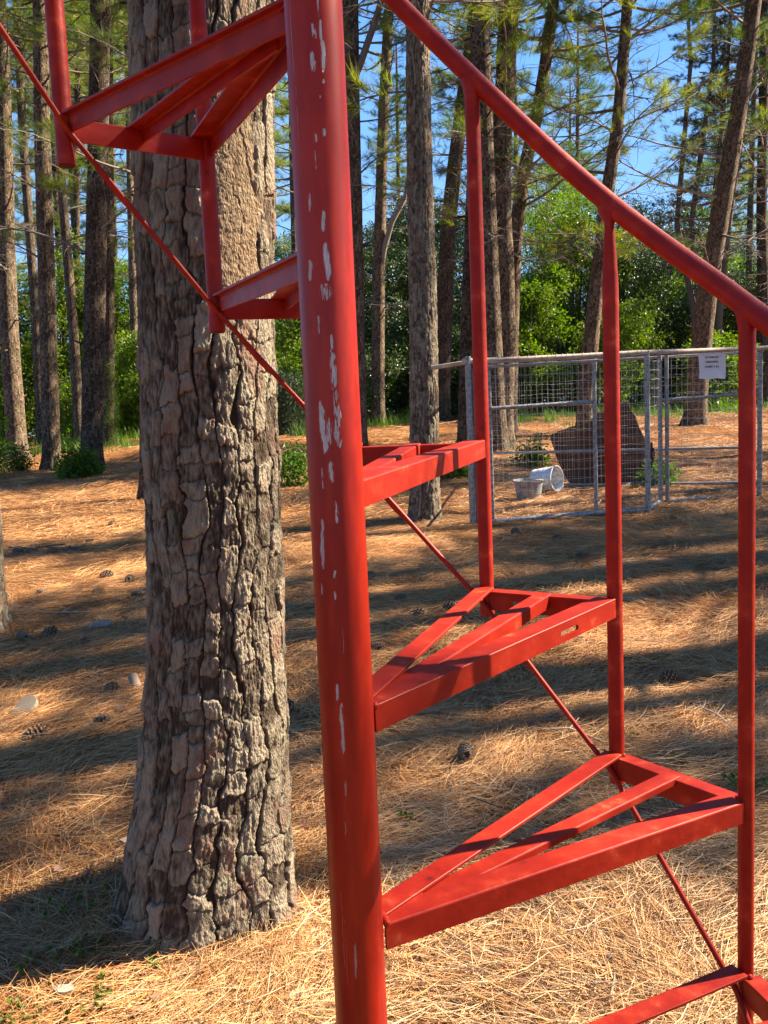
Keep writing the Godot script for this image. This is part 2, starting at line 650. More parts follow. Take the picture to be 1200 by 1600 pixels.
# ---------------------------------------------------------------- materials
func noise_tex(freq: float, sd: int, ramp: Array, size := 512, octaves := 4, kind := FastNoiseLite.TYPE_SIMPLEX_SMOOTH) -> NoiseTexture2D:
	var f := FastNoiseLite.new()
	f.noise_type = kind
	f.frequency = freq
	f.seed = sd
	f.fractal_octaves = octaves
	var t := NoiseTexture2D.new()
	t.width = size
	t.height = size
	t.seamless = true
	t.noise = f
	if ramp.size():
		var g := Gradient.new()
		var off := PackedFloat32Array()
		var col := PackedColorArray()
		for k in ramp.size():
			off.append(ramp[k][0])
			col.append(ramp[k][1])
		g.offsets = off
		g.colors = col
		t.color_ramp = g
	return t


func make_materials() -> void:
	M.limb = material(Color.WHITE, 0.9, true)
	M.near_bark = material(Color.WHITE, 0.93, true)
	M.near_bark.metallic_specular = 0.2
	M.near_bark.heightmap_enabled = true
	M.near_bark.uv1_triplanar = true
	M.near_bark.uv1_scale = Vector3(13, 4, 13)
	M.near_bark.heightmap_texture = noise_tex(0.03, 5, [], 512, 5)
	M.near_bark.heightmap_scale = 0.8

	# red oil paint: slightly uneven film, faded and thumbed in places
	var red := material(Color.WHITE, 0.42)
	red.uv1_triplanar = true
	red.uv1_world_triplanar = true
	red.uv1_scale = Vector3(2.3, 2.3, 2.3)
	red.albedo_texture = noise_tex(0.007, 11, [[0.0, Color(0.26, 0.11, 0.07)], [0.05, Color(0.44, 0.085, 0.05)], [0.16, Color(0.54, 0.100, 0.052)], [0.45, Color(0.555, 0.118, 0.058)], [0.65, Color(0.595, 0.142, 0.072)], [0.82, Color(0.655, 0.205, 0.12)], [1.0, Color(0.80, 0.46, 0.38)]], 1024, 6)
	red.roughness_texture = noise_tex(0.012, 12, [[0.0, Color(0.75, 0.75, 0.75)], [1.0, Color(1, 1, 1)]], 512, 4)
	red.roughness = 0.55
	red.heightmap_enabled = true
	red.heightmap_texture = noise_tex(0.03, 13, [], 512, 3)
	red.heightmap_scale = 0.06
	red.metallic_specular = 0.34
	M.red = red

	var zinc := material(Color.WHITE, 0.5)
	zinc.uv1_triplanar = true
	zinc.uv1_scale = Vector3(4, 4, 4)
	zinc.albedo_texture = noise_tex(0.02, 21, [[0.0, Color(0.36, 0.33, 0.30)], [0.5, Color(0.53, 0.53, 0.53)], [0.75, Color(0.62, 0.62, 0.62)], [1.0, Color(0.46, 0.38, 0.32)]], 256, 4)
	zinc.metallic = 0.35
	M.zinc = zinc
	M.wire = material(Color(0.66, 0.66, 0.65), 0.5)
	M.wire.metallic = 0.2
	var pole := material(Color.WHITE, 0.85)
	pole.uv1_triplanar = true
	pole.uv1_scale = Vector3(1.2, 9, 9)
	pole.albedo_texture = noise_tex(0.015, 23, [[0.0, Color(0.46, 0.40, 0.35)], [0.5, Color(0.68, 0.61, 0.55)], [1.0, Color(0.78, 0.72, 0.65)]], 256, 5)
	M.weathered = pole
	var ply := material(Color.WHITE, 0.9)
	ply.uv1_triplanar = true
	ply.uv1_scale = Vector3(0.6, 4, 4)
	ply.albedo_texture = noise_tex(0.012, 27, [[0.0, Color(0.22, 0.14, 0.09)], [0.5, Color(0.35, 0.225, 0.145)], [1.0, Color(0.45, 0.31, 0.205)]], 256, 5)
	M.ply = ply
	M.ply_edge = material(Color(0.66, 0.55, 0.42), 0.9)
	M.rust = material(Color(0.33, 0.13, 0.07), 0.9)

	# the soil under the needles
	var soil := material(Color.WHITE, 1.0)
	soil.uv1_triplanar = true
	soil.uv1_world_triplanar = true
	soil.uv1_scale = Vector3(0.55, 0.55, 0.55)
	soil.albedo_texture = noise_tex(0.03, 31, [[0.0, Color(0.27, 0.175, 0.105)], [0.4, Color(0.42, 0.27, 0.16)], [0.6, Color(0.53, 0.36, 0.21)], [0.8, Color(0.64, 0.47, 0.30)], [1.0, Color(0.74, 0.58, 0.42)]], 1024, 6)
	soil.heightmap_enabled = true
	soil.heightmap_texture = noise_tex(0.06, 32, [], 1024, 4)
	soil.heightmap_scale = 2.0
	soil.metallic_specular = 0.1
	M.soil = soil

	M.needle_dry = material(Color.WHITE, 0.62, true)
	M.needle_dry.metallic_specular = 0.35
	for spec in [["needle_green", lin(0.10, 0.155, 0.036), 0.55, Color(0.9, 1.0, 0.30)], ["needle_lime", lin(0.205, 0.265, 0.085), 0.55, Color(1.0, 1.0, 0.25)], ["needle_dark", lin(0.03, 0.052, 0.026), 0.6, Color(0.30, 0.40, 0.16)], ["needle_blue", lin(0.075, 0.115, 0.07), 0.6, Color(0.5, 0.6, 0.4)],
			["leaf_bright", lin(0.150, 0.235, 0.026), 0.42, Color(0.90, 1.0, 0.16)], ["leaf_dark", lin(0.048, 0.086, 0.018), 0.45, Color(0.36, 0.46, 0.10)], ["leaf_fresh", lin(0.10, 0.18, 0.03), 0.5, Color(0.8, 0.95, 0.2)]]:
		var m := material(spec[1], spec[2], true)
		m.backlight_enabled = true
		m.backlight = spec[3]
		m.metallic_specular = 0.4
		M[spec[0]] = m


# ---------------------------------------------------------------- the stair
const POLE := Vector2(-0.0488, 0.8689)
const REACH := 0.5928
const RISE := 0.2552
const LEVEL := 1.0617
const FIRST := 0.4311
const STEP := 0.379
const PIPE := 0.0287


func rim(k: float, y: float, inward := 0.0) -> Vector3:
	var t := FIRST + k * STEP
	return S(POLE.x + (REACH - inward) * cos(t), y, POLE.y + (REACH - inward) * sin(t))


func lev(k: float) -> float:
	return LEVEL + RISE * k


func paint_chips() -> StandardMaterial3D:
	# the pipe's own sheet: once round, 2.2 m up; chips show grey primer
	var w := 512
	var h := 2048
	var im := Image.create(w, h, false, Image.FORMAT_RGB8)
	var hm := Image.create(w, h, false, Image.FORMAT_RGB8)
	for y in h:
		for x in w:
			var a := TAU * x / w
			var q := noise_a.get_noise_3d(cos(a) * 30.0, y * 0.25, sin(a) * 30.0) + 0.5 * noise_b.get_noise_3d(cos(a) * 130.0, y * 1.5, sin(a) * 130.0)
			im.set_pixel(x, y, Color(0.575, 0.112, 0.056).lerp(Color(0.68, 0.18, 0.085), clampf(q * 0.8 + 0.2, 0.0, 1.0)).lerp(Color(0.50, 0.08, 0.045), clampf(-q * 0.8, 0.0, 1.0)))
			var hv := 0.7 + 0.05 * q
			hm.set_pixel(x, y, Color(hv, hv, hv))
	# [upper end, lower end, bearing in degrees, width in mm, raggedness, how bare]
	var chips := [[2.16, 1.946, 12, 3.8, 0.3, 1], [1.946, 1.925, 14, 3.6, 0.4, 1], [1.93, 1.902, 18, 5.2, 0.3, 1], [1.943, 1.929, 1, 5.5, 0.9, 1], [1.92, 1.902, -5, 5.6, 0.6, 1], [1.898, 1.893, 16, 2.6, 0.2, 1], [1.885, 1.881, 8, 1.8, 0.2, 1], [1.853, 1.845, -3, 3.4, 0.5, 1], [1.857, 1.850, 14, 3.6, 0.4, 1], [1.84, 1.823, -7, 1.3, 0.7, 1], [1.805, 1.786, -22, 3.8, 1.3, 1], [1.789, 1.770, 3, 4.8, 0.3, 1], [1.762, 1.728, 6, 5.9, 0.25, 1], [1.748, 1.729, -31, 6.0, 1.0, 0.9], [1.727, 1.712, -3, 12.0, 1.7, 1],
		[1.70, 1.683, -17, 3.8, 1.2, 1], [1.683, 1.667, 8, 4.0, 0.9, 1], [1.668, 1.634, 8, 7.0, 0.8, 1], [1.636, 1.582, 12, 8.0, 1.15, 1], [1.626, 1.578, -19, 7.0, 0.25, 1], [1.612, 1.586, -5, 6.0, 1.3, 1], [1.572, 1.552, -6, 5.5, 0.7, 1], [1.566, 1.546, -25, 2.8, 1.1, 1], [1.536, 1.515, -1, 3.6, 1.0, 1], [1.521, 1.473, -32, 5.8, 0.4, 0.85], [1.473, 1.465, -9, 3.2, 0.5, 1], [1.461, 1.450, -42, 2.4, 1.2, 0.8], [1.454, 1.445, -10, 2.6, 0.6, 1], [1.368, 1.351, -14, 4.4, 0.4, 0.9], [1.35, 1.299, -8, 5.0, 0.5, 0.85], [1.275, 1.259, -8, 3.6, 0.5, 0.6], [1.236, 1.217, -13, 2.2, 1.2, 0.5], [1.116, 1.078, -4, 3.2, 0.5, 0.6],
		[1.97, 1.905, -49, 1.7, 0.8, 0.45], [1.90, 1.85, -44, 1.5, 0.9, 0.4], [1.17, 1.08, -30, 1.0, 1.0, 0.35], [1.14, 1.07, -24, 0.8, 1.0, 0.3], [1.42, 1.395, 2, 1.4, 1.3, 0.5]]
	var circ := TAU * PIPE
	for ci in chips.size():
		var c: Array = chips[ci]
		var x0: float = (c[2] / 360.0 + 0.5) * w
		var half: float = c[3] * 0.00050 / circ * w
		var y0 := int((2.6 - (1.6 + (c[0] - 1.6) * 1.13)) / 2.6 * h)
		var y1 := int((2.6 - (1.6 + (c[1] - 1.6) * 1.13)) / 2.6 * h)
		for y in range(y0 - 3, y1 + 4):
			var t := float(y - y0) / maxf(y1 - y0, 1.0)
			var bow := pow(maxf(0.0, 1.0 - pow(absf(t * 2.0 - 1.0), 4.0)), 0.5)
			var wob := noise_b.get_noise_2d(y * 3.1, ci * 90.0)
			var shift := half * (0.9 * noise_a.get_noise_2d(y * 1.1, ci * 50.0 + 7.0) + 0.35 * wob)
			for x in range(int(x0 - half * 2.2) - 2, int(x0 + half * 2.2) + 3):
				var dx := absf(x - x0 - shift) / maxf(half, 0.8)
				var rag := noise_c.get_noise_2d(x * 9.0, y * 4.5 + ci * 31.0) + 0.7 * noise_b.get_noise_2d(x * 7.0, y * 3.0 + ci * 11.0)
				var edge: float = bow * (1.0 + 0.35 * wob) - dx - c[4] * maxf(0.0, rag + 0.12) * 1.5
				var xx := posmod(x, w)
				if edge > 0.0:
					var g := 0.70 + 0.10 * rag
					im.set_pixel(xx, y, im.get_pixel(xx, y).lerp(Color(g, g * 0.985, g * 0.975), c[5] * smoothstep(0.0, 0.22, edge)))
					hm.set_pixel(xx, y, Color(0.25, 0.25, 0.25))
				elif edge > -0.28:
					im.set_pixel(xx, y, im.get_pixel(xx, y).lerp(Color(0.80, 0.33, 0.27), 0.35 * c[5] * bow))
	var m := material(Color.WHITE, 0.38)
	m.metallic_specular = 0.4
	m.albedo_texture = ImageTexture.create_from_image(im)
	m.heightmap_enabled = true
	m.heightmap_texture = ImageTexture.create_from_image(hm)
	m.heightmap_scale = 0.11
	return m


func angle_bar(m: MB, a: Vector3, b: Vector3, wide: float, leg: float, side: float, thick := 0.004) -> void:
	# an angle iron whose top face runs from a to b; the leg hangs at that side (-1: left of the run)
	var x := along(a, b)
	var l := (b - a).length()
	var across := Transform3D(Basis(x.basis.z, x.basis.y, -x.basis.x), x.origin)
	var w := wide * 0.5
	var o := PackedVector2Array()
	for q in [[-w, -thick], [-w, -0.0008], [-w + 0.0008, 0.0], [w - 0.002, 0.0], [w - 0.0008, -0.0006], [w, -0.002], [w, -thick - leg], [w - thick, -thick - leg], [w - thick, -thick - 0.002], [w - thick - 0.002, -thick]]:
		if leg > 0.0 or q[1] >= -thick:
			o.append(Vector2(q[0] * side, q[1]))
	if leg <= 0.0:
		o = PackedVector2Array([Vector2(-w, -thick), Vector2(-w, -0.0008), Vector2(-w + 0.0008, 0), Vector2(w - 0.0008, 0), Vector2(w, -0.0008), Vector2(w, -thick)])
	m.plate(o, l, across)


func slot_leg(m: MB, a: Vector3, b: Vector3, leg: float, off: float, down: float, from: float, to: float, high: float, thick := 0.004) -> void:
	# the hanging leg of an angle iron with an oblong hole
	var x := along(a, b).translated_local(Vector3(0, -down, off))
	var l := (b - a).length()
	var o := PackedVector2Array([Vector2(-l / 2, 0), Vector2(-l / 2, -leg), Vector2(l / 2, -leg), Vector2(l / 2, 0)])
	var r := high * 0.5
	var x0 := l * (from - 0.5) + r
	var x1 := l * (to - 0.5) - r
	var hole := PackedVector2Array()
	for k in 9:
		var g := -PI / 2 + PI * k / 8.0
		hole.append(Vector2(x1 + cos(g) * r, -leg * 0.5 + sin(g) * r))
	for k in 9:
		var g := PI / 2 + PI * k / 8.0
		hole.append(Vector2(x0 + cos(g) * r, -leg * 0.5 + sin(g) * r))
	# keyhole: the outline runs counter-clockwise, the hole clockwise, joined by a hair-thin cut at the top
	var ring := PackedVector2Array()
	var top := hole[8]
	ring.append_array(o)
	ring.append(Vector2(top.x + 0.00002, 0))
	for k in hole.size():
		ring.append(hole[(8 - k + hole.size()) % hole.size()])
	ring.append(top + Vector2(-0.00002, 0.00001))
	ring.append(Vector2(top.x - 0.00002, 0))
	m.plate(ring, thick, x)


func build_stair() -> void:
	var st := thing("spiral_staircase", P(0, 0, 0), "red painted steel spiral staircase with chipped paint on its thick centre pole", "staircase")
	var m := MB.new()
	# centre pole
	var y := -0.1
	var rows: Array = []
	while y < 4.4:
		rows.append(y)
		y += 0.25
	var sides := 64
	for i in rows.size():
		for j in sides + 1:
			var a := TAU * j / sides - PI
			m.v.append(S(POLE.x, rows[i], POLE.y) + Vector3(sin(a), 0, cos(a)) * PIPE)
			m.n.append(Vector3(sin(a), 0, cos(a)))
			m.uv.append(Vector2(float(j) / sides, (2.6 - rows[i]) / 2.6))
			m.c.append(Color.WHITE)
	for i in rows.size() - 1:
		for j in sides:
			var q := i * (sides + 1) + j
			m.idx.append_array(PackedInt32Array([q, q + sides + 1, q + sides + 2, q, q + sides + 2, q + 1]))
	put("centre_pole", m.done(paint_chips()), st)

	for k in range(-3, 9):
		build_tread(st, k)
	# balusters
	for k in range(-2, 9):
		var rail := rail_height(k)
		var drop := 0.05
		if k == 0:
			drop = 0.34
		elif k == 4:
			drop = 0.058
		elif k == 5:
			drop = 0.072
		elif k < 0:
			drop = lev(k - 1) - ground(rim(k, 0).x, -rim(k, 0).z / DEEP) + 0.05
		var lo := lev(k - 1) - drop
		var hi := rail - 0.004
		m = MB.new()
		var rr := 0.0108 if k <= 0 else (0.0122 if k < 3 else 0.0135)
		var path: Array = []
		var rad: Array = []
		var neck := 1.0 if k != 1 else 0.62
		for q in [[lo, 1.0], [lo + 0.003, 1.0], [lerpf(lo, hi, 0.5), 1.0], [hi - 0.115, 1.0], [hi - 0.07, lerpf(1.0, neck, 0.55)], [hi - 0.036, neck], [hi - 0.024, neck * 1.04], [hi - 0.012, 1.25], [hi, 1.5]]:
			path.append(rim(k, q[0]))
			rad.append(rr * q[1])
		m.tube(path, rad, 28)
		put("baluster", m.done(M.red), st)
		if k >= 3:
			# the open mouth of the pipe
			m = MB.new()
			m.tube([rim(k, lo - 0.0012), rim(k, lo + 0.0008)], [rr * 0.8, rr * 0.8], 20)
			put("pipe_mouth", m.done(M.rust), st.get_child(st.get_child_count() - 1))
	# handrail
	m = MB.new()
	var path: Array = []
	var rad: Array = []
	for q in range(0, 89):
		var k := -2.1 + q * 0.125
		path.append(rim(k, rail_height(k)))
		rad.append(0.0148)
	m.tube(path, rad, 28)
	put("handrail", m.done(M.red), st)
	# thin rod that ties the lower ends of the balusters
	for k in range(-2, 8):
		m = MB.new()
		var off := 0.0175
		var a := rim(k, lev(k - 1) - 0.028, off)
		var b := rim(k + 1, lev(k) - 0.028, off)
		var mid := (a + b) * 0.5 + Vector3(0.001, -0.002, 0.001)
		var ext := (b - a).normalized() * 0.012
		m.tube([a - ext, a.lerp(mid, 0.5), mid, mid.lerp(b, 0.5), b + ext], [0.0042, 0.0042, 0.0043, 0.0042, 0.0042], 12)
		put("tie_rod", m.done(M.red), st)
		# the overlap where two lengths were welded
		m = MB.new()
		var s := a.lerp(b, 0.62)
		var dd := (b - a).normalized()
		m.tube([s + Vector3(0, -0.0055, 0), s + dd * 0.03 + Vector3(0, -0.0058, 0), s + dd * 0.075 + Vector3(0, -0.005, 0)], [0.003, 0.0042, 0.002], 8)
		put("weld_lap", m.done(M.red), st.get_child(st.get_child_count() - 1))


func rail_height(k: float) -> float:
	var keys := [[-3.0, 0.80], [-1.0, 0.77], [0.0, 0.676], [1.0, 0.605], [2.0, 0.588], [3.0, 0.59], [5.0, 0.62], [9.0, 0.62]]
	return lev(k) + curve_at(keys, k)


func build_tread(st: Node3D, k: int) -> void:
	var t := Node3D.new()
	t.name = named("tread", st)
	st.add_child(t)
	var y := lev(k)
	var hub := S(POLE.x, y - 0.0079 - 0.0109 * clampf(k, -1, 4), POLE.y)
	var f_out := rim(k, y)
	var b_out := rim(k + 1, y)
	var cut := func(out: Vector3, from: float, shy: float, dy: float) -> Array:
		var d := (out - hub).normalized()
		return [hub + d * from + Vector3(0, dy, 0), out - d * shy + Vector3(0, dy, 0)]
	# front: the nosing, an angle iron with its leg to the front
	var ends: Array = cut.call(f_out, PIPE - 0.001, 0.0125, 0.0)
	var along_side := 1.0
	var m := MB.new()
	var x := along(ends[0], ends[1])
	# which side is the front (towards the lower steps)?
	if (rim(k - 1, y) - f_out).dot(x.basis.z) < 0.0:
		along_side = -1.0
	for q in 2:
		ends[q] -= x.basis.z * along_side * (0.009 if q == 1 else 0.002)
	if k == 1:
		angle_bar(m, ends[0], ends[1], 0.034, 0.0, 1.0)
		slot_leg(m, ends[0], ends[1], 0.026, along_side * 0.015, 0.0041, 0.70, 0.79, 0.0085)
	else:
		angle_bar(m, ends[0], ends[1], 0.034, 0.026, along_side)
	put("front_bar", m.done(M.red), t)
	# back
	ends = cut.call(b_out, PIPE - 0.001, 0.012, 0.0035)
	m = MB.new()
	angle_bar(m, ends[0], ends[1], 0.014 if k >= 3 else 0.030, 0.024 if k >= 3 else 0.004, along_side if k >= 3 else -along_side)
	put("back_bar", m.done(M.red), t)
	# middle, from where it clears the two others
	var mid_out := (f_out + b_out) * 0.5 + (b_out - f_out) * 0.03
	ends = cut.call(mid_out, 0.10, 0.0, -0.0025)
	m = MB.new()
	angle_bar(m, ends[0], ends[1], 0.026, 0.018 if k != 0 else 0.006, along_side)
	put("middle_bar", m.done(M.red), t)
	# outer bar: between the two balusters, leg inwards
	var d := (b_out - f_out).normalized()
	var inn := (hub - (f_out + b_out) * 0.5).normalized()
	var a := f_out + d * 0.011 + inn * -0.002 + Vector3(0, -0.0052, 0)
	var b := b_out - d * 0.011 + inn * -0.002 + Vector3(0, -0.0052, 0)
	m = MB.new()
	var side := 1.0 if along(a, b).basis.z.dot(inn) > 0.0 else -1.0
	if k == 1:
		angle_bar(m, a, b, 0.028, 0.0, side)
		slot_leg(m, a, b, 0.028, side * 0.012, 0.0041, 0.60, 0.80, 0.0085)
	else:
		angle_bar(m, a, b, 0.028, 0.030, side)
	put("outer_bar", m.done(M.red), t)
	# weld beads where the bars meet the pole and the balusters
	m = MB.new()
	rng.seed = 300 + k
	for e in [[f_out, PIPE], [b_out, PIPE]]:
		var dd: Vector3 = (e[0] - hub).normalized()
		var sd := dd.cross(Vector3.UP)
		for q in 7:
			var s: Vector3 = hub + dd * (e[1] + 0.0015) + sd * lerpf(-0.012, 0.012, q / 6.0) + Vector3(0, 0.002 + rnd(-0.001, 0.001) - absf(q - 3.0) * 0.0008, 0)
			blob(m, s, rnd(0.0036, 0.0058))
	for e in [f_out - d * -0.010, b_out - d * 0.010]:
		for q in 5:
			blob(m, e + Vector3(rnd(-0.003, 0.003), -0.004 - q * 0.005, rnd(-0.003, 0.003)), rnd(0.0034, 0.0052))
	put("weld_bead", m.done(M.red), t)


func blob(m: MB, at: Vector3, r: float, col := Color.WHITE) -> void:
	var rows: Array = []
	for q in 6:
		var g := PI * q / 5.0 - PI / 2
		rows.append(Vector2(maxf(cos(g), 0.02) * r, sin(g) * r))
	m.lathe(rows, 8, Transform3D(Basis(), at), col)


# ---------------------------------------------------------------- trees
func add_crown(o: Node3D, kit: int, base: Vector3, size: float, turn: float, needles: String) -> void:
	var c: Dictionary = crown_kit[kit]
	var xf := Transform3D(Basis(Vector3.UP, turn).scaled(Vector3.ONE * size), base)
	put("boughs", c.boughs, o, xf)
	var key := "%d/%s" % [kit, needles]
	if not c.has(key):
		c[key] = many(tuft_kit[needles], c.needles, c.cols)
	put_many("crown", c[key], o, xf)


func pine(called: String, x: float, z: float, pts: Array, d0: float, d1: float, tall: float, sd: int, mat: String, label: String, group: String, limbs: Array, crown: Array) -> Node3D:
	# pts: absolute [x, height] of the trunk; limbs: [count, from, to, length]; crown: [kit, size, needles, height above the base]
	var gy := ground(x, z)
	var o := thing(called, P(x, gy, z), label, "tree", group)
	var rel: Array = [[0.0, 0.0]]
	for k in range(1, pts.size()):
		rel.append([pts[k][0] - x, pts[k][1] - gy])
	if called != "main":
		tree_trunk(rel, d0 * 0.5, d1 * 0.5, tall, sd, M[mat], o)
	dead_limbs(o, rel, d0, sd, limbs)
	if crown.size():
		var xs: Array = []
		for q in rel:
			xs.append([q[1], q[0]])
		xs.append([tall, curve_line(rel, tall)])
		add_crown(o, crown[0], Vector3(curve_line(rel, crown[3]), crown[3], 0), crown[1], sd * 1.7, crown[2])
	return o


func curve_line(rel: Array, y: float) -> float:
	for k in range(1, rel.size()):
		if y <= rel[k][1] or k == rel.size() - 1:
			var t: float = (y - rel[k - 1][1]) / (rel[k][1] - rel[k - 1][1])
			return lerpf(rel[k - 1][0], rel[k][0], minf(t, 1.0 + 2.4 / maxf(rel[k][1] - rel[k - 1][1], 0.5)))
	return 0.0


func dead_limbs(o: Node3D, rel: Array, d0: float, sd: int, limbs: Array) -> void:
	if limbs.size() == 0:
		return
	rng.seed = 900 + sd
	var az := rnd(0, TAU)
	var xf: Array = []
	var col: Array = []
	for k in int(limbs[0] * 1.6):
		var y: float = lerpf(limbs[1], limbs[2], (k + rnd(0.0, 0.9)) / (limbs[0] * 1.6))
		az += 2.1 + rnd(-0.6, 0.6)
		var s: float = limbs[3] / 2.1 * rnd(0.45, 1.2)
		var b := Basis(Vector3.UP, az) * Basis(Vector3(0, 0, 1), rnd(-0.25, 0.45))
		var which: int = (sd + k) % limb_mesh.size()
		var at := Transform3D(b.scaled(Vector3.ONE * s), Vector3(curve_line(rel, y), y, 0))
		put("limb", limb_mesh[which], o, at)
		# the higher limbs still carry needles towards their tips
		if rnd(0.0, 1.0) > 1.15 * (y - limbs[1]) / maxf(limbs[2] - limbs[1], 0.1) + 0.12:
			continue
		for e in 22:
			var f := rnd(3.0, 10.0)
			var q: Vector3 = limb_path[which][int(f)]
			q += Vector3(rnd(-0.1, 0.2), rnd(-0.12, 0.16), rnd(-0.42, 0.42))
			var d := Vector3(rnd(0.2, 1.0), rnd(-0.1, 0.7), rnd(-0.8, 0.8)).normalized()
			var sb := Basis(Quaternion(Vector3.UP, (b * d).normalized())).scaled(Vector3.ONE * rnd(0.7, 1.15))
			xf.append(Transform3D(sb, at * q))
			var g := rnd(0.7, 1.25)
			col.append(Color(g * rnd(0.9, 1.2), g, g * 0.85))
	if xf.size():
		put_many("sprays", many(tuft_kit.needle_lime if sd % 3 else tuft_kit.needle_green, xf, col), o)


func far_pine(x: float, z: float, h: float, from: float, kit: int, size: float, needles: String, sd: int, label: String, group: String, lean := 0.0) -> void:
	var gy := ground(x, z)
	pine("pine_tree", x, z, [[x, gy], [x + lean * 0.5, gy + h * 0.5], [x + lean, gy + h * 0.8]], 0.32, 0.18, h, sd, "bark", label, group, [7, h * 0.3, h * 0.62, 2.0], [kit, size, needles, from])


func shrub(called: String, x: float, z: float, h: float, w: float, count: int, leaves: String, sd: int, label: String, cat: String, group := "", low := 0.12, stems := 5) -> Node3D:
	var o := thing(called, G(x, z, -0.05), label, cat, group)
	rng.seed = 1500 + sd
	var m := MB.new()
	for k in stems:
		var a := TAU * k / stems + rnd(-0.4, 0.4)
		var tip := Vector3(cos(a) * w * rnd(0.12, 0.3), h * rnd(0.55, 0.85), sin(a) * w * rnd(0.12, 0.3))
		var foot := Vector3(cos(a), 0, sin(a)) * 0.04 * minf(w, 3.0)
		var r := 0.012 + 0.006 * h
		m.tube([foot, foot.lerp(tip, 0.4) + Vector3(rnd(-0.1, 0.1), 0, rnd(-0.1, 0.1)) * w * 0.2, tip], [r, r * 0.75, r * 0.3], 7, false, Color(0.13, 0.10, 0.08))
	put("stem", m.done(M.limb), o)
	put_many("foliage", leaf_crown(sd, h, w, count, leaf_kit[leaves], low), o)
	return o


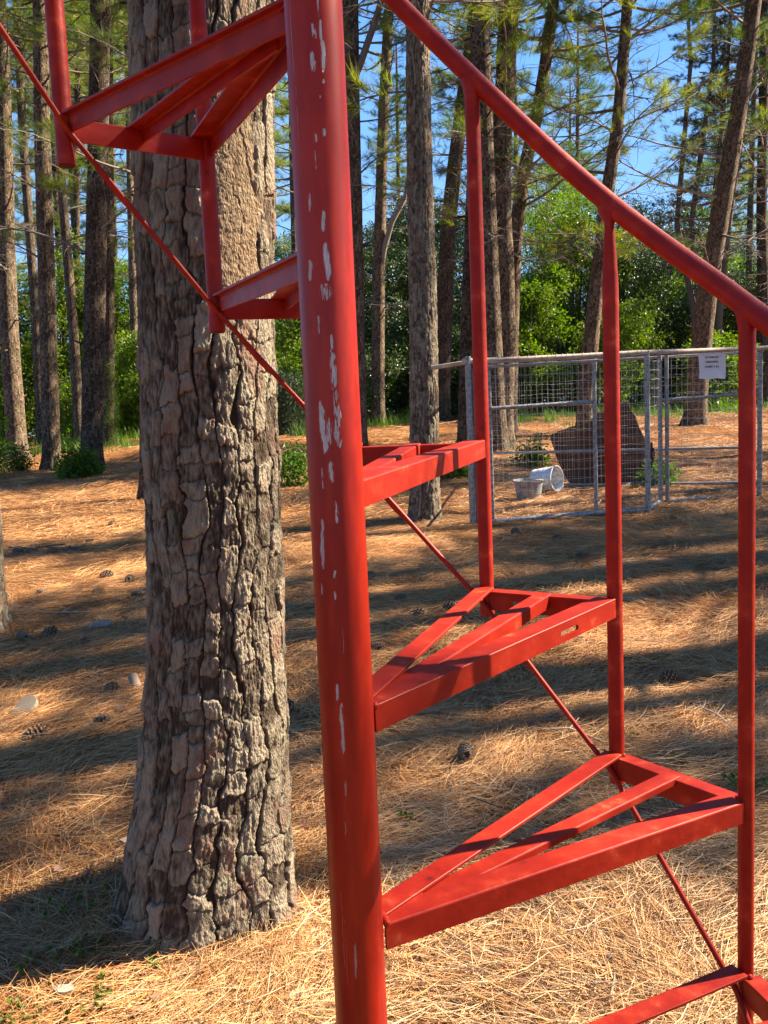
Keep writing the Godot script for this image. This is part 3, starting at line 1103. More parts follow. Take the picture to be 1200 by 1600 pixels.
func build_trees() -> void:
	# [name for the bark, x, z, trunk line, diameter low, high, height, limbs, crown, label]
	var t := [
		["bark_warm", -7.87, 15.85, [[-7.87, 1.38], [-7.80, 4.39], [-7.55, 8.26], [-7.43, 10.74]], 0.42, 0.265, 17.0, [7, 5.2, 11.0, 2.0], [0, 1.0, "needle_green", 10.2], "pine with a straight pale trunk at the far left edge beside the green sapling"],
		["bark_warm", -6.30, 13.96, [[-6.30, 1.24], [-6.14, 4.02], [-5.96, 7.44], [-5.81, 9.62]], 0.335, 0.257, 15.5, [7, 4.6, 10.0, 1.9], [1, 1.0, "needle_green", 9.4], "sunlit pine with a pale trunk, second from the left, its foot bare of plants"],
		["bark_dark", -5.26, 13.24, [[-5.26, 1.21], [-4.99, 3.86], [-4.72, 6.57], [-4.49, 9.16]], 0.40, 0.325, 15.0, [9, 4.6, 9.0, 2.1], [2, 1.0, "needle_green", 8.9], "dark thick pine with the low green bush at its foot"],
		["bark_dark", -7.08, 19.0, [[-7.08, 1.68], [-6.79, 4.83], [-6.57, 7.96], [-6.35, 10.98], [-6.25, 12.45]], 0.303, 0.217, 17.0, [6, 5.0, 12.0, 1.8], [3, 1.0, "needle_lime", 11.0], "pine behind the dark thick one with a creeper up its lower trunk"],
		["bark", -8.21, 20.0, [[-8.21, 1.77], [-8.15, 4.71], [-8.15, 8.02], [-8.11, 10.74], [-8.07, 13.08]], 0.284, 0.193, 18.0, [6, 5.0, 12.5, 1.8], [0, 1.0, "needle_lime", 11.0], "slender leaning pine seen between the sunlit pine and the dark thick pine"],
		["bark", -10.18, 22.0, [[-10.18, 2.0], [-10.04, 5.43], [-10.0, 8.70], [-9.95, 11.17], [-9.81, 14.26]], 0.292, 0.212, 18.0, [7, 4.0, 13.0, 1.8], [1, 1.0, "needle_lime", 11.5], "slender crooked pine standing in bushes behind the two pale pines at the left"],
		["bark_warm", -7.92, 24.0, [[-7.92, 2.2], [-7.80, 5.65], [-7.61, 9.60], [-7.37, 14.17], [-7.32, 15.28]], 0.255, 0.189, 19.0, [7, 5.0, 14.0, 1.8], [2, 1.0, "needle_lime", 13.5], "thin reddish pine just left of the big foreground trunk"],
		["bark_dark", -3.03, 9.37, [[-3.03, 0.91], [-2.86, 3.33], [-2.73, 5.47], [-2.63, 6.93]], 0.21, 0.165, 13.0, [5, 4.5, 8.0, 1.5], [3, 0.85, "needle_green", 9.0], "narrow dark pine half hidden behind the left side of the big foreground trunk"],
		["bark_dark", -10.67, 26.0, [[-10.67, 2.2], [-10.39, 6.51], [-10.08, 10.35], [-9.55, 16.48]], 0.253, 0.182, 19.0, [6, 5.0, 15.0, 1.8], [0, 1.1, "needle_lime", 12.0], "thin dark pine far back among bushes, left of the dark thick pine"],
		["bark", -10.64, 30.0, [[-10.64, 2.3], [-10.31, 9.18], [-10.12, 12.84], [-9.69, 18.72]], 0.24, 0.16, 21.0, [6, 6.0, 15.0, 1.8], [1, 1.2, "needle_lime", 13.0], "thin far pine right of the creeper-clad trunk"],
		["bark_dark", -11.99, 28.0, [[-11.99, 2.2], [-11.76, 6.91], [-11.65, 11.05], [-11.27, 17.67]], 0.25, 0.17, 20.0, [6, 5.0, 14.0, 1.8], [2, 1.2, "needle_lime", 13.0], "thin far pine showing beside the sunlit pale trunk"],
		["bark", -0.40, 13.0, [[-0.40, 1.4], [-0.34, 3.63], [-0.29, 5.78], [-0.26, 7.34], [-0.21, 8.86]], 0.30, 0.285, 15.0, [5, 5.0, 9.0, 1.6], [0, 0.9, "needle_green", 10.5], "pine whose trunk shows just right of the red centre pole"],
		["bark_warm", -0.07, 21.0, [[-0.07, 1.95], [0.10, 5.21], [0.27, 7.81], [0.46, 10.34], [0.74, 13.28]], 0.391, 0.258, 18.0, [7, 4.8, 13.0, 2.0], [1, 1.0, "needle_green", 11.6], "reddish pine with a bare side branch rising to the right, in front of dark bushes"],
		["bark", 2.02, 12.8, [[2.02, 1.27], [1.97, 3.6], [1.94, 6.25], [1.93, 8.5]], 0.38, 0.325, 15.0, [8, 4.4, 8.6, 1.9], [2, 1.0, "needle_green", 8.4], "thick greyish pine behind the left end of the pen, with a lighter twin"],
		["bark_warm", 2.26, 13.5, [[2.26, 1.34], [2.36, 3.83], [2.34, 5.85], [2.57, 9.0]], 0.345, 0.355, 15.0, [7, 4.4, 9.4, 2.2], [3, 1.0, "needle_green", 8.6], "lighter sunlit twin of the thick pine behind the pen"],
		["bark_dark", 1.71, 20.5, [[1.71, 1.98], [1.96, 5.56], [2.19, 7.75], [2.53, 9.88], [3.07, 12.91]], 0.472, 0.36, 18.0, [8, 4.0, 13.0, 2.4], [0, 1.0, "needle_green", 11.5], "dark leaning pine right behind the scaly trunk by the pen"],
		["bark_dark", 1.52, 13.4, [[1.52, 1.35], [1.62, 3.0], [1.74, 4.75], [1.86, 6.4], [2.02, 8.8]], 0.26, 0.19, 14.0, [5, 4.0, 8.0, 1.6], [1, 0.8, "needle_green", 10.0], "dark narrow pine between the red balusters and the grey gate post"],
		["bark", 2.78, 15.9, [[2.78, 1.5], [2.98, 4.95], [3.25, 6.8], [3.6, 8.2], [3.95, 10.3]], 0.355, 0.24, 15.5, [11, 4.8, 10.5, 2.6], [2, 1.0, "needle_green", 9.2], "pine leaning right with many long bare branches, left of the handrail joint"],
		["bark_warm", 3.95, 14.3, [[3.95, 1.36], [4.17, 3.4], [4.52, 6.0], [4.70, 7.1], [4.92, 9.35]], 0.33, 0.19, 14.0, [12, 4.2, 9.0, 2.6], [3, 0.9, "needle_green", 8.4], "pine rising behind the brown board with bare branches along it"],
		["bark_warm", 6.74, 15.75, [[6.74, 1.54], [7.00, 3.89], [7.31, 5.71], [7.69, 7.86], [8.01, 10.07]], 0.46, 0.305, 15.0, [11, 4.4, 9.6, 2.7], [0, 1.0, "needle_green", 9.4], "big pine leaning right behind the paper sign, sunlit down its right side"],
		["bark_dark", 11.54, 22.0, [[11.54, 1.9], [11.49, 4.54], [11.42, 7.29], [11.45, 9.96], [11.48, 13.41]], 0.351, 0.232, 17.0, [9, 4.0, 12.0, 2.4], [1, 1.0, "needle_dark", 10.5], "dark pine at the right edge beyond the pen"],
	]
	for k in t.size():
		var a: Array = t[k]
		var gy := ground(a[1], a[2])
		var o := pine("pine_tree", a[1], a[2], a[3], a[4], a[5], a[6], 20 + k, a[0], a[9], "", [a[7][0], a[7][1] - gy, a[7][2] - gy, a[7][3]], [a[8][0], a[8][1], a[8][2], a[8][3] - gy])
		if k == 3:
			put_many("creeper", creeper(), o)
		if k == 12:
			var m := MB.new()
			m.tube([Vector3(0.2, 4.0, 0.0), Vector3(0.38, 4.9, 0.1), Vector3(0.62, 5.6, 0.15), Vector3(1.0, 6.2, 0.2), Vector3(1.2, 7.2, 0.2)], [0.09, 0.085, 0.075, 0.06, 0.035], 10, true, Color(0.24, 0.19, 0.15))
			put("limb", m.done(M.limb), o)
		if k == 11:
			var m := MB.new()
			m.tube([Vector3(0.1, 6.2, 0.05), Vector3(0.32, 6.6, 0.1), Vector3(0.62, 7.3, 0.15), Vector3(0.95, 8.2, 0.2), Vector3(1.1, 9.4, 0.2)], [0.07, 0.06, 0.055, 0.045, 0.03], 10, true, Color(0.15, 0.12, 0.10))
			put("limb", m.done(M.limb), o)

	# the scaly trunk beside the pen and the one cut by the left edge: relief bark
	var ys := PackedFloat32Array()
	var y := -0.2
	while y < 6.2:
		ys.append(y)
		y += 0.014
	while y < 13.0:
		ys.append(y)
		y += 0.2
	var g := ground(0.41, 7.35)
	var o := thing("pine_tree", P(0.41, g, 7.35), "scaly barked pine standing alone before the pen, its foot on a mound of needles", "tree")
	put("trunk", bark_trunk([[-0.2, 0.0], [0.0, 0.0], [2.0, 0.06], [3.5, 0.08], [5.0, 0.12], [9.0, 0.3], [13.0, 0.5]], [[-0.2, 0.0], [0.0, 0.0], [13.0, 0.2]], [[-0.2, 0.215], [0.0, 0.188], [0.12, 0.165], [0.5, 0.150], [2.0, 0.138], [5.0, 0.112], [9.0, 0.085], [13.0, 0.04]], ys, 150, 0.95, 0.040, 0.010, 5, M.near_bark), o)
	dead_limbs(o, [[0, 0], [0.12, 5.0], [0.3, 9.0]], 0.3, 61, [7, 4.0, 8.6, 1.5])
	add_crown(o, 1, Vector3(0.3, 8.4, 0), 0.8, 2.0, "needle_green")
	g = ground(-2.58, 4.64)
	o = thing("pine_tree", P(-2.58, g, 4.64), "pine trunk cut by the left edge, near the scattered cones", "tree")
	put("trunk", bark_trunk([[-0.2, 0.0], [0.0, 0.0], [2.0, 0.08], [4.0, 0.3], [9.0, 0.6], [13.0, 0.8]], [[-0.2, 0.0], [13.0, 0.2]], [[-0.2, 0.16], [0.0, 0.135], [0.12, 0.112], [0.5, 0.098], [4.0, 0.074], [9.0, 0.05], [13.0, 0.03]], ys, 100, 0.6, 0.036, 0.012, 9, M.near_bark), o)
	add_crown(o, 2, Vector3(0.5, 8.2, 0), 0.7, 1.0, "needle_green")

	# the big foreground trunk
	ys = PackedFloat32Array()
	y = -0.16
	while y < 2.95:
		ys.append(y)
		y += 0.0034
	while y < 15.0:
		ys.append(y)
		y += 0.05 if y < 4.0 else 0.3
	var base := ground(-0.60, 2.12) - 0.01
	o = thing("pine_tree", P(-0.588, base, 2.12), "big foreground pine with thick plated bark right behind the staircase", "tree")
	put("trunk", bark_trunk([[-0.2, -0.015], [0.0, 0.0], [0.17, 0.018], [0.51, 0.055], [0.9, 0.084], [1.36, 0.097], [1.81, 0.111], [2.25, 0.135], [2.65, 0.154], [6.0, 0.38], [15.0, 0.8]], [[-0.2, 0.0], [3.0, 0.0], [15.0, 0.2]],
		[[-0.2, 0.33], [0.0, 0.268], [0.17, 0.246], [0.51, 0.215], [0.9, 0.196], [1.36, 0.192], [1.81, 0.190], [2.25, 0.1925], [2.65, 0.193], [6.0, 0.165], [15.0, 0.05]], ys, 500, 1.3, 0.060, 0.0118, 2, M.near_bark, Vector4(0.62, 2.0, 0.09, 0.33)), o)
	dead_limbs(o, [[0, 0], [0.14, 2.5], [0.6, 12.0]], 0.4, 64, [6, 4.5, 9.0, 2.0])
	add_crown(o, 0, Vector3(0.55, 9.0, 0), 0.95, 0.5, "needle_green")


func creeper() -> MultiMesh:
	rng.seed = 777
	var xf: Array = []
	var col: Array = []
	for k in 170:
		var y := pow(rnd(0, 1), 1.5) * 2.3
		var a := rnd(-0.9, 1.9)
		var r := 0.14 + rnd(0.0, 0.16) * (1.2 - y * 0.3)
		xf.append(Transform3D(Basis(Vector3(rnd(-1, 1), rnd(-1, 1), rnd(-1, 1)).normalized(), rnd(0, 3)).scaled(Vector3.ONE * rnd(0.25, 0.5)), Vector3(0.03 * y + cos(a) * r + 0.05, y, sin(a) * r)))
		var gg := rnd(0.8, 1.3)
		col.append(Color(gg, gg, gg))
	return many(leaf_kit.leaf_fresh, xf, col)


func build_background() -> void:
	var b := [
		[-11.8, 24.0, 4.6, 3.4, 0], [-10.6, 25.0, 5.4, 3.2, 0], [-9.1, 26.0, 6.2, 3.2, 0], [-6.6, 22.0, 2.9, 2.0, 0], [-2.7, 21.0, 2.9, 2.1, 0], [-0.6, 27.0, 6.0, 3.0, 1], [0.8, 29.0, 7.6, 3.6, 1], [2.9, 30.0, 8.2, 4.2, 1], [1.7, 26.0, 5.6, 2.6, 1], [4.9, 24.0, 4.5, 2.6, 0], [9.2, 26.0, 5.9, 4.4, 1], [11.4, 28.0, 5.2, 3.9, 0], [11.6, 23.5, 4.0, 2.8, 1], [7.2, 23.0, 3.1, 2.8, 0],
		[-4.3, 32.0, 7.5, 4.0, 0], [-14.8, 26.0, 5.8, 4.0, 0], [15.1, 26.0, 5.9, 3.9, 1], [2.8, 22.0, 2.6, 2.4, 1], [-0.7, 22.0, 2.2, 2.2, 1], [9.4, 20.5, 2.0, 1.9, 0], [-6.5, 28.0, 6.4, 4.1, 0], [12.3, 34.0, 8.8, 4.9, 1], [16.2, 36.0, 8.8, 5.3, 0], [-8.3, 22.0, 1.9, 2.6, 0], [-5.0, 24.5, 4.2, 2.8, 0], [-13.2, 21.5, 2.4, 2.6, 0], [0.9, 24.0, 3.8, 2.2, 1], [5.6, 29.0, 5.0, 3.4, 1]]
	var names := ["bright leafy bush behind the pale pine at the far left", "bright green bush between the two pale pines at the left", "tall bright green bush behind the creeper-clad pine", "low bush close to the left side of the big foreground trunk", "bright bush showing between the big trunk and the red pole", "dark bush just right of the red centre pole, dense to the ground", "tall dark leafy tree right of the reddish branched pine", "tall dark tree behind the leaning pine", "dark bush left of the scaly trunk", "bright green bush behind the left half of the pen", "dark bush behind the right half of the pen", "bright bush right of the big leaning pine", "dark bush at the right edge behind the pen", "yellow-green bush over the brown board",
		"pale green tree far behind the big trunk", "bright bush beyond the left edge of the wood", "dark bush beyond the right edge of the wood", "low dark bush behind the gate post", "low dark bush at the foot of the reddish branched pine", "low bright bush beside the big leaning pine", "tall green bush behind the narrow dark pine", "tall dark leafy tree behind the big leaning pine", "tall bright tree far off to the right", "low bright bush at the feet of the left pines", "bush hidden for the most part by the big foreground trunk", "low bush by the sapling at the left", "dark bush behind the reddish branched pine", "dark bush between the bright ones behind the pen"]
	for k in b.size():
		var q: Array = b[k]
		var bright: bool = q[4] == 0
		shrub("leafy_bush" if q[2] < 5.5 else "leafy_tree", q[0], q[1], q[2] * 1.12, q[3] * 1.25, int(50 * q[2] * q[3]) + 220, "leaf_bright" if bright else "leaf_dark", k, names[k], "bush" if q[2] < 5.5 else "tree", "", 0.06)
	# the tall broadleaf with many stems behind the pen
	var o := shrub("leafy_tree", 6.8, 26.0, 8.0, 4.6, 1000, "leaf_bright", 50, "tall yellow-green tree with many thin stems above the pen", "tree", "", 0.32, 9)
	o = shrub("leafy_tree", 7.9, 33.0, 11.0, 4.6, 900, "leaf_bright", 51, "tallest yellow-green tree far behind the many-stemmed one", "tree", "", 0.3, 6)
	# dark, many-stemmed conifer at the upper right
	var gy := ground(9.9, 22.0)
	var cy := thing("cypress_tree", P(9.9, gy, 22.0), "dark wispy conifer with several thin stems at the upper right", "tree")
	var m := MB.new()
	for s in [[0.0, 0.9], [-0.55, 0.2], [0.4, 2.1], [-0.9, -0.9]]:
		m.tube([Vector3(s[0] * 0.3, -0.1, 0), Vector3(s[0] * 0.5, 3.0, s[1] * 0.1), Vector3(s[0], 5.5, s[1] * 0.2), Vector3(s[1] * 0.6, 10.0, 0), Vector3(s[1] * 0.9, 14.5, 0)], [0.12, 0.10, 0.085, 0.06, 0.02], 9, true, Color(0.10, 0.08, 0.068))
	put("trunk", m.done(M.limb), cy)
	add_crown(cy, 4, Vector3(0.2, 3.0, 0), 1.0, 0.4, "needle_dark")
	add_crown(cy, 4, Vector3(1.0, 5.5, 0), 0.95, 2.2, "needle_dark")
	add_crown(cy, 5, Vector3(-0.4, 4.4, 0.3), 0.9, 3.4, "needle_dark")
	# bluish conifer low between the big trunk and the pole
	o = shrub("young_conifer", -2.35, 18.0, 1.7, 1.5, 170, "needle_blue", 60, "low bluish conifer between the big trunk and the red pole", "tree", "", 0.05, 3)

	# pines beyond the clearing whose crowns fill the sky
	var f := [[-14.5, 27.0, 17.0, 7.5, 0, 1.25, "needle_lime"], [-17.5, 33.0, 19.0, 8.0, 1, 1.45, "needle_lime"], [-13.2, 36.0, 20.0, 8.5, 2, 1.45, "needle_lime"], [-9.0, 34.0, 20.0, 8.5, 3, 1.4, "needle_lime"], [-5.2, 33.0, 19.0, 9.0, 0, 1.2, "needle_lime"], [-3.2, 29.5, 16.5, 9.2, 2, 0.9, "needle_lime"], [-6.6, 40.0, 22.0, 9.0, 1, 1.6, "needle_lime"], [1.3, 40.0, 20.0, 12.0, 3, 0.9, "needle_green"], [4.4, 34.0, 19.0, 11.0, 2, 1.0, "needle_green"], [6.9, 37.0, 17.0, 9.0, 0, 1.05, "needle_lime"],
		[10.8, 40.0, 21.0, 11.0, 1, 1.3, "needle_green"], [17.5, 38.0, 19.0, 7.0, 2, 1.4, "needle_green"], [15.0, 30.0, 17.0, 8.0, 3, 1.2, "needle_green"], [-21.0, 28.0, 17.0, 6.5, 1, 1.3, "needle_lime"], [20.0, 27.0, 16.0, 7.0, 0, 1.2, "needle_green"], [-11.2, 45.0, 22.0, 7.0, 0, 1.7, "needle_lime"], [-19.5, 45.0, 22.0, 7.0, 3, 1.8, "needle_lime"], [2.5, 48.0, 20.0, 7.0, 0, 1.4, "needle_green"], [13.0, 50.0, 22.0, 7.0, 2, 1.7, "needle_green"],
		[-16.2, 24.0, 16.0, 6.5, 3, 1.2, "needle_lime"], [-12.4, 31.0, 18.0, 7.5, 1, 1.3, "needle_lime"], [-7.6, 28.5, 17.0, 7.5, 2, 1.25, "needle_lime"], [-2.3, 24.0, 14.5, 7.0, 0, 0.8, "needle_lime"]]
	var fl := ["far pine with a lime-green sunlit crown at the far left", "tall far pine behind the left pines, crown lime green", "tall pine far behind the sunlit pale trunk", "lime-green pine far behind the dark thick trunk", "lime-green pine seen left of the big foreground trunk", "yellow-green pine crown between the big trunk and the red pole", "tallest far pine behind the big foreground trunk", "far pine behind the reddish branched one", "far pine behind the thick twin pines", "yellow-green pine crown behind the long bare branches", "far pine behind the wispy dark conifer", "far pine at the right edge", "pine crown beyond the right edge of the pen", "pine beyond the left edge of the wood", "pine beyond the right edge of the wood", "pine at the back of the wood on the left", "pine at the very back of the wood at the far left", "pine at the back of the wood right of the pole", "pine at the back of the wood at the right", "lime-green pine before the others at the far left edge", "lime-green pine between the two pale pines, far behind", "lime-green pine behind the creeper-clad trunk", "nearest lime-green pine showing right of the big trunk"]
	for k in f.size():
		var q: Array = f[k]
		far_pine(q[0], q[1], q[2], q[3], q[4] % 2 + 6 if q[6] == "needle_lime" else q[4], q[5], q[6], 100 + k, fl[k], "", 0.3)
	# pines to the right whose shade falls across the clearing
	var s := [[9.2, 6.8, 12.5, 8.4, 0, 0.55], [10.2, 2.5, 17.0, 11.2, 1, 0.8], [13.0, 3.2, 19.0, 14.0, 3, 0.85], [13.0, 8.4, 14.0, 9.0, 2, 0.6], [11.2, 11.6, 14.0, 9.0, 3, 0.55], [15.5, 6.0, 15.0, 9.8, 0, 0.62], [14.6, 13.0, 15.0, 9.0, 1, 0.8], [17.5, 10.0, 16.0, 9.5, 3, 1.0], [5.2, 4.4, 15.0, 12.0, 2, 0.4], [6.4, 5.8, 15.0, 12.0, 3, 0.4], [8.3, 5.25, 12.5, 9.4, 0, 0.42], [7.5, 6.6, 15.0, 11.0, 1, 0.5], [10.8, 7.9, 14.0, 10.4, 2, 0.45], [9.0, 9.4, 14.0, 9.2, 0, 0.5], [10.3, 4.55, 10.6, 8.1, 3, 0.30], [11.8, 5.6, 13.0, 10.6, 1, 0.42]]
	for k in s.size():
		var q: Array = s[k]
		far_pine(q[0], q[1], q[2], q[3], q[4], q[5], "needle_green", 140 + k, "pine to the right of the staircase, outside the view", "pines outside the view to the right", 0.2)
	# the wood goes on behind the camera and to its left
	rng.seed = 2024
	var spots: Array = []
	while spots.size() < 30:
		var q := Vector2(rnd(-19.0, 17.0), rnd(-17.0, 9.0))
		if q.length() < 3.2 or (q.y > -1.5 and q.x > -3.2 - maxf(q.y, 0.0) * 0.75):
			continue
		var clear := true
		for o2 in spots:
			if o2.distance_to(q) < 3.0:
				clear = false
		if clear:
			spots.append(q)
	for k in spots.size():
		far_pine(spots[k].x, spots[k].y, 14.0 + k % 4, 6.5 + k % 3, k % 4, 1.25, "needle_green", 200 + k, "pine of the wood behind and left of the camera, outside the view", "pines outside the view behind the camera", 0.2)
	# far off the wood closes to one mass of green
	rng.seed = 515
	var xf: Array = []
	var col: Array = []
	for k in 5200:
		var x := rnd(-46.0, 46.0)
		var z := rnd(40.0, 52.0)
		var top := 5.5 + 2.5 * noise_a.get_noise_2d(x * 9.0, 40.0) + 2.0 * noise_b.get_noise_2d(x * 30.0, 9.0)
		xf.append(Transform3D(Basis(Vector3(rnd(-1, 1), rnd(-1, 1), rnd(-1, 1)).normalized(), rnd(0, 3)).scaled(Vector3.ONE * rnd(2.2, 3.6)), G(x, z, pow(rnd(0, 1), 0.8) * top)))
		var g := rnd(0.6, 1.3)
		col.append(Color(g * rnd(0.9, 1.2), g, g * 0.9))
	var wood := thing("far_treeline", Vector3.ZERO, "far wood closing the clearing as one mass of green", "trees", "", "stuff")
	put_many("foliage", many(leaf_kit.leaf_dark, xf, col), wood)


# ---------------------------------------------------------------- ground
func build_ground() -> void:
	var xs := PackedFloat32Array()
	var zs := PackedFloat32Array()
	# fine cells near, long ones far
	var q := -1.0
	for k in range(-150, 151):
		var s := float(k) / 150.0
		xs.append(s * 7.0 + signf(s) * pow(absf(s), 5.0) * 110.0)
	for k in range(-40, 300):
		var s := float(k) / 300.0
		zs.append(s * 13.0 + signf(s) * pow(absf(s), 5.0) * 140.0 if k >= 0 else s * 30.0 - pow(absf(s) * 7.0, 4.0) * 3.0)
	var m := MB.new()
	for z in zs:
		for x in xs:
			m.v.append(P(x, ground(x, z), z))
			m.uv.append(Vector2(x, z))
			m.c.append(Color.WHITE)
	var w := xs.size()
	for i in zs.size():
		for j in w:
			var a := m.v[i * w + mini(j + 1, w - 1)] - m.v[i * w + maxi(j - 1, 0)]
			var b := m.v[mini(i + 1, zs.size() - 1) * w + j] - m.v[maxi(i - 1, 0) * w + j]
			m.n.append(a.cross(b).normalized())
	for i in zs.size() - 1:
		for j in w - 1:
			var p := i * w + j
			m.idx.append_array(PackedInt32Array([p, p + w, p + w + 1, p, p + w + 1, p + 1]))
	tag(put("ground", m.done(M.soil)), "", "", "", "structure")


func needle_mat_mesh(sd: int, count: int, reach: float, aligned: float, wide: float) -> ArrayMesh:
	# a handful of fallen needles: bent ribbons lying over one another
	rng.seed = 2000 + sd
	var m := MB.new()
	var tones := [Color(0.40, 0.205, 0.085), Color(0.46, 0.26, 0.115), Color(0.56, 0.37, 0.19), Color(0.33, 0.155, 0.06), Color(0.62, 0.45, 0.26), Color(0.24, 0.115, 0.05), Color(0.42, 0.31, 0.19), Color(0.50, 0.27, 0.10)]
	for k in count:
		var a := rnd(-aligned, aligned) + (PI if rnd(0, 1) < 0.5 else 0.0)
		var l := rnd(0.09, 0.19)
		var rr := reach * sqrt(rnd(0, 1))
		var g := rnd(0, TAU)
		var lift := rnd(0.0, 0.020)
		var o := Vector3(cos(g) * rr, lift, sin(g) * rr)
		var pitch := rnd(-0.10, 0.13) if rnd(0, 1) < 0.9 else rnd(0.15, 0.5)
		var d := Vector3(cos(a) * cos(pitch), sin(pitch), sin(a) * cos(pitch))
		var side := Vector3(-sin(a), 0, cos(a))
		var bow := side * rnd(-0.14, 0.14) * l + Vector3(0, rnd(-0.03, 0.05) * l, 0)
		var p0 := o - d * l * 0.5
		var p1 := o + bow
		var p2 := o + d * l * 0.5
		p0.y = maxf(p0.y, -0.012)
		p2.y = maxf(p2.y, -0.012)
		var roll := rnd(-0.9, 0.9)
		var e := (side * cos(roll) + Vector3(0, sin(roll), 0)) * wide * 0.5 * rnd(0.75, 1.25)
		var up := d.cross(e)
		if up.y < 0.0:
			up = -up
		var t: Color = tones[rng.randi() % tones.size()]
		var gain := rnd(0.75, 1.25)
		t = Color(t.r * gain, t.g * gain, t.b * gain)
		m.face([p0 - e * 0.6, p0 + e * 0.6, p1 + e, p1 - e], up, t)
		m.face([p1 - e, p1 + e, p2 + e * 0.4, p2 - e * 0.4], up, t)
	return m.done(M.needle_dry)


func build_litter() -> void:
	var o := thing("pine_needle_litter", Vector3.ZERO, "thick layer of fallen brown pine needles over the whole clearing", "pine needles", "", "stuff")
	var kinds: Array = []
	for k in 3:
		kinds.append(needle_mat_mesh(k, 420, 0.30, 0.5, 0.0016))
	kinds.append(needle_mat_mesh(5, 420, 0.30, 1.57, 0.0016))
	var far: Array = []
	for k in 2:
		far.append(needle_mat_mesh(10 + k, 420, 0.5, 0.7, 0.0030))
	var xf: Array = [[], [], [], [], [], []]
	var col: Array = [[], [], [], [], [], []]
	rng.seed = 99
	var zones := [[1.1, 3.6, 34.0, 0], [3.6, 7.0, 21.0, 0], [7.0, 12.5, 9.0, 1], [12.5, 30.0, 3.2, 1]]
	for q in zones:
		var zz: float = q[0]
		while zz < q[1]:
			var dz := 0.1
			var half := 0.70 * zz + 1.3
			var n := int(2.0 * half * dz * q[2] + rnd(0, 1))
			for k in n:
				var x := rnd(-half, half)
				var z := zz + rnd(0, dz)
				var kind: int = rng.randi() % 4 if q[3] == 0 else 4 + rng.randi() % 2
				# the wind and the rain lay them in drifts
				var yaw := noise_a.get_noise_2d(x * 45.0 + 300.0, z * 45.0) * 3.2 + 0.25 + rnd(-0.35, 0.35)
				var e := 0.12
				var sx := (ground(x + e, z) - ground(x - e, z)) / (2.0 * e)
				var sz := (ground(x, z + e) - ground(x, z - e)) / (2.0 * e)
				var up := Vector3(-sx, 1.0, sz).normalized()
				var b := Basis(Quaternion(Vector3.UP, up)) * Basis(Vector3.UP, yaw)
				var s := rnd(0.85, 1.2) if q[3] == 0 else rnd(0.9, 1.4)
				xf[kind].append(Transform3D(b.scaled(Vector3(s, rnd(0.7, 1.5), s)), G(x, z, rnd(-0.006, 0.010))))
				var tone := noise_a.get_noise_2d(x * 30.0 - 500.0, z * 30.0)
				var fine := noise_b.get_noise_2d(x * 60.0, z * 60.0)
				var g := 1.0 + 0.5 * tone + 0.35 * fine + rnd(-0.12, 0.12)
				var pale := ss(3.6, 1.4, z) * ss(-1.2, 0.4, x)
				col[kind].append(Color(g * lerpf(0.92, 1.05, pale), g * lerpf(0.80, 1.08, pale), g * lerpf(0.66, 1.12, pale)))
			zz += dz
	# heaped a little against the feet of the nearest trunks
	for k in 44:
		var a := rnd(0, TAU)
		var foot: Array = [-0.588, 2.12, 0.36] if k < 26 else [0.41, 7.35, 0.24]
		var up := rnd(0.0, 1.0)
		var r: float = foot[2] + 0.02 + 0.22 * (1.0 - up)
		var kind: int = rng.randi() % 4
		var tilt := Basis(Vector3(cos(a), 0, -sin(a)), 0.10 * up)
		xf[kind].append(Transform3D((tilt * Basis(Vector3.UP, rnd(0, TAU))).scaled(Vector3(0.55, 1.2, 0.55)), G(foot[0] + sin(a) * r, foot[1] - cos(a) * r / DEEP, 0.006 * up)))
		var g := rnd(0.8, 1.05)
		col[kind].append(Color(g, g * 0.92, g * 0.82))
	# flakes of bark and bits of twig among them
	var m := MB.new()
	m.face([Vector3(-0.014, 0, -0.008), Vector3(0.012, 0.002, -0.010), Vector3(0.016, 0, 0.006), Vector3(-0.004, 0.003, 0.010), Vector3(-0.015, 0, 0.005)], Vector3.UP, Color(0.17, 0.10, 0.065))
	var stick := MB.new()
	stick.tube([Vector3(-0.05, 0, 0), Vector3(0.0, 0.006, 0.004), Vector3(0.055, 0, -0.002)], [0.0032, 0.003, 0.0018], 5, true, Color(0.15, 0.105, 0.075))
	var fx: Array = [[], []]
	var fc: Array = [[], []]
	for k in 3400:
		var z := 1.2 + 11.0 * pow(rnd(0, 1), 1.6)
		var x := rnd(-1.0, 1.0) * (0.7 * z + 1.0)
		if noise_a.get_noise_2d(x * 80.0 + 70.0, z * 80.0) + rnd(-0.3, 0.3) < 0.0:
			continue
		var w := 0 if rnd(0, 1) < 0.75 else 1
		fx[w].append(Transform3D((Basis(Vector3.UP, rnd(0, TAU)) * Basis(Vector3.RIGHT, rnd(-0.4, 0.4))).scaled(Vector3.ONE * rnd(0.5, 1.5)), G(x, z, rnd(0.010, 0.024))))
		var g := rnd(0.5, 1.7)
		fc[w].append(Color(g, g * rnd(0.9, 1.1), g * rnd(0.85, 1.15)))
	put_many("bark_flakes", many(m.done(M.needle_dry), fx[0], fc[0]), o)
	put_many("twig_bits", many(stick.done(M.needle_dry), fx[1], fc[1]), o)
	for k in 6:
		put_many("needles", many(kinds[k] if k < 4 else far[k - 4], xf[k], col[k]), o)


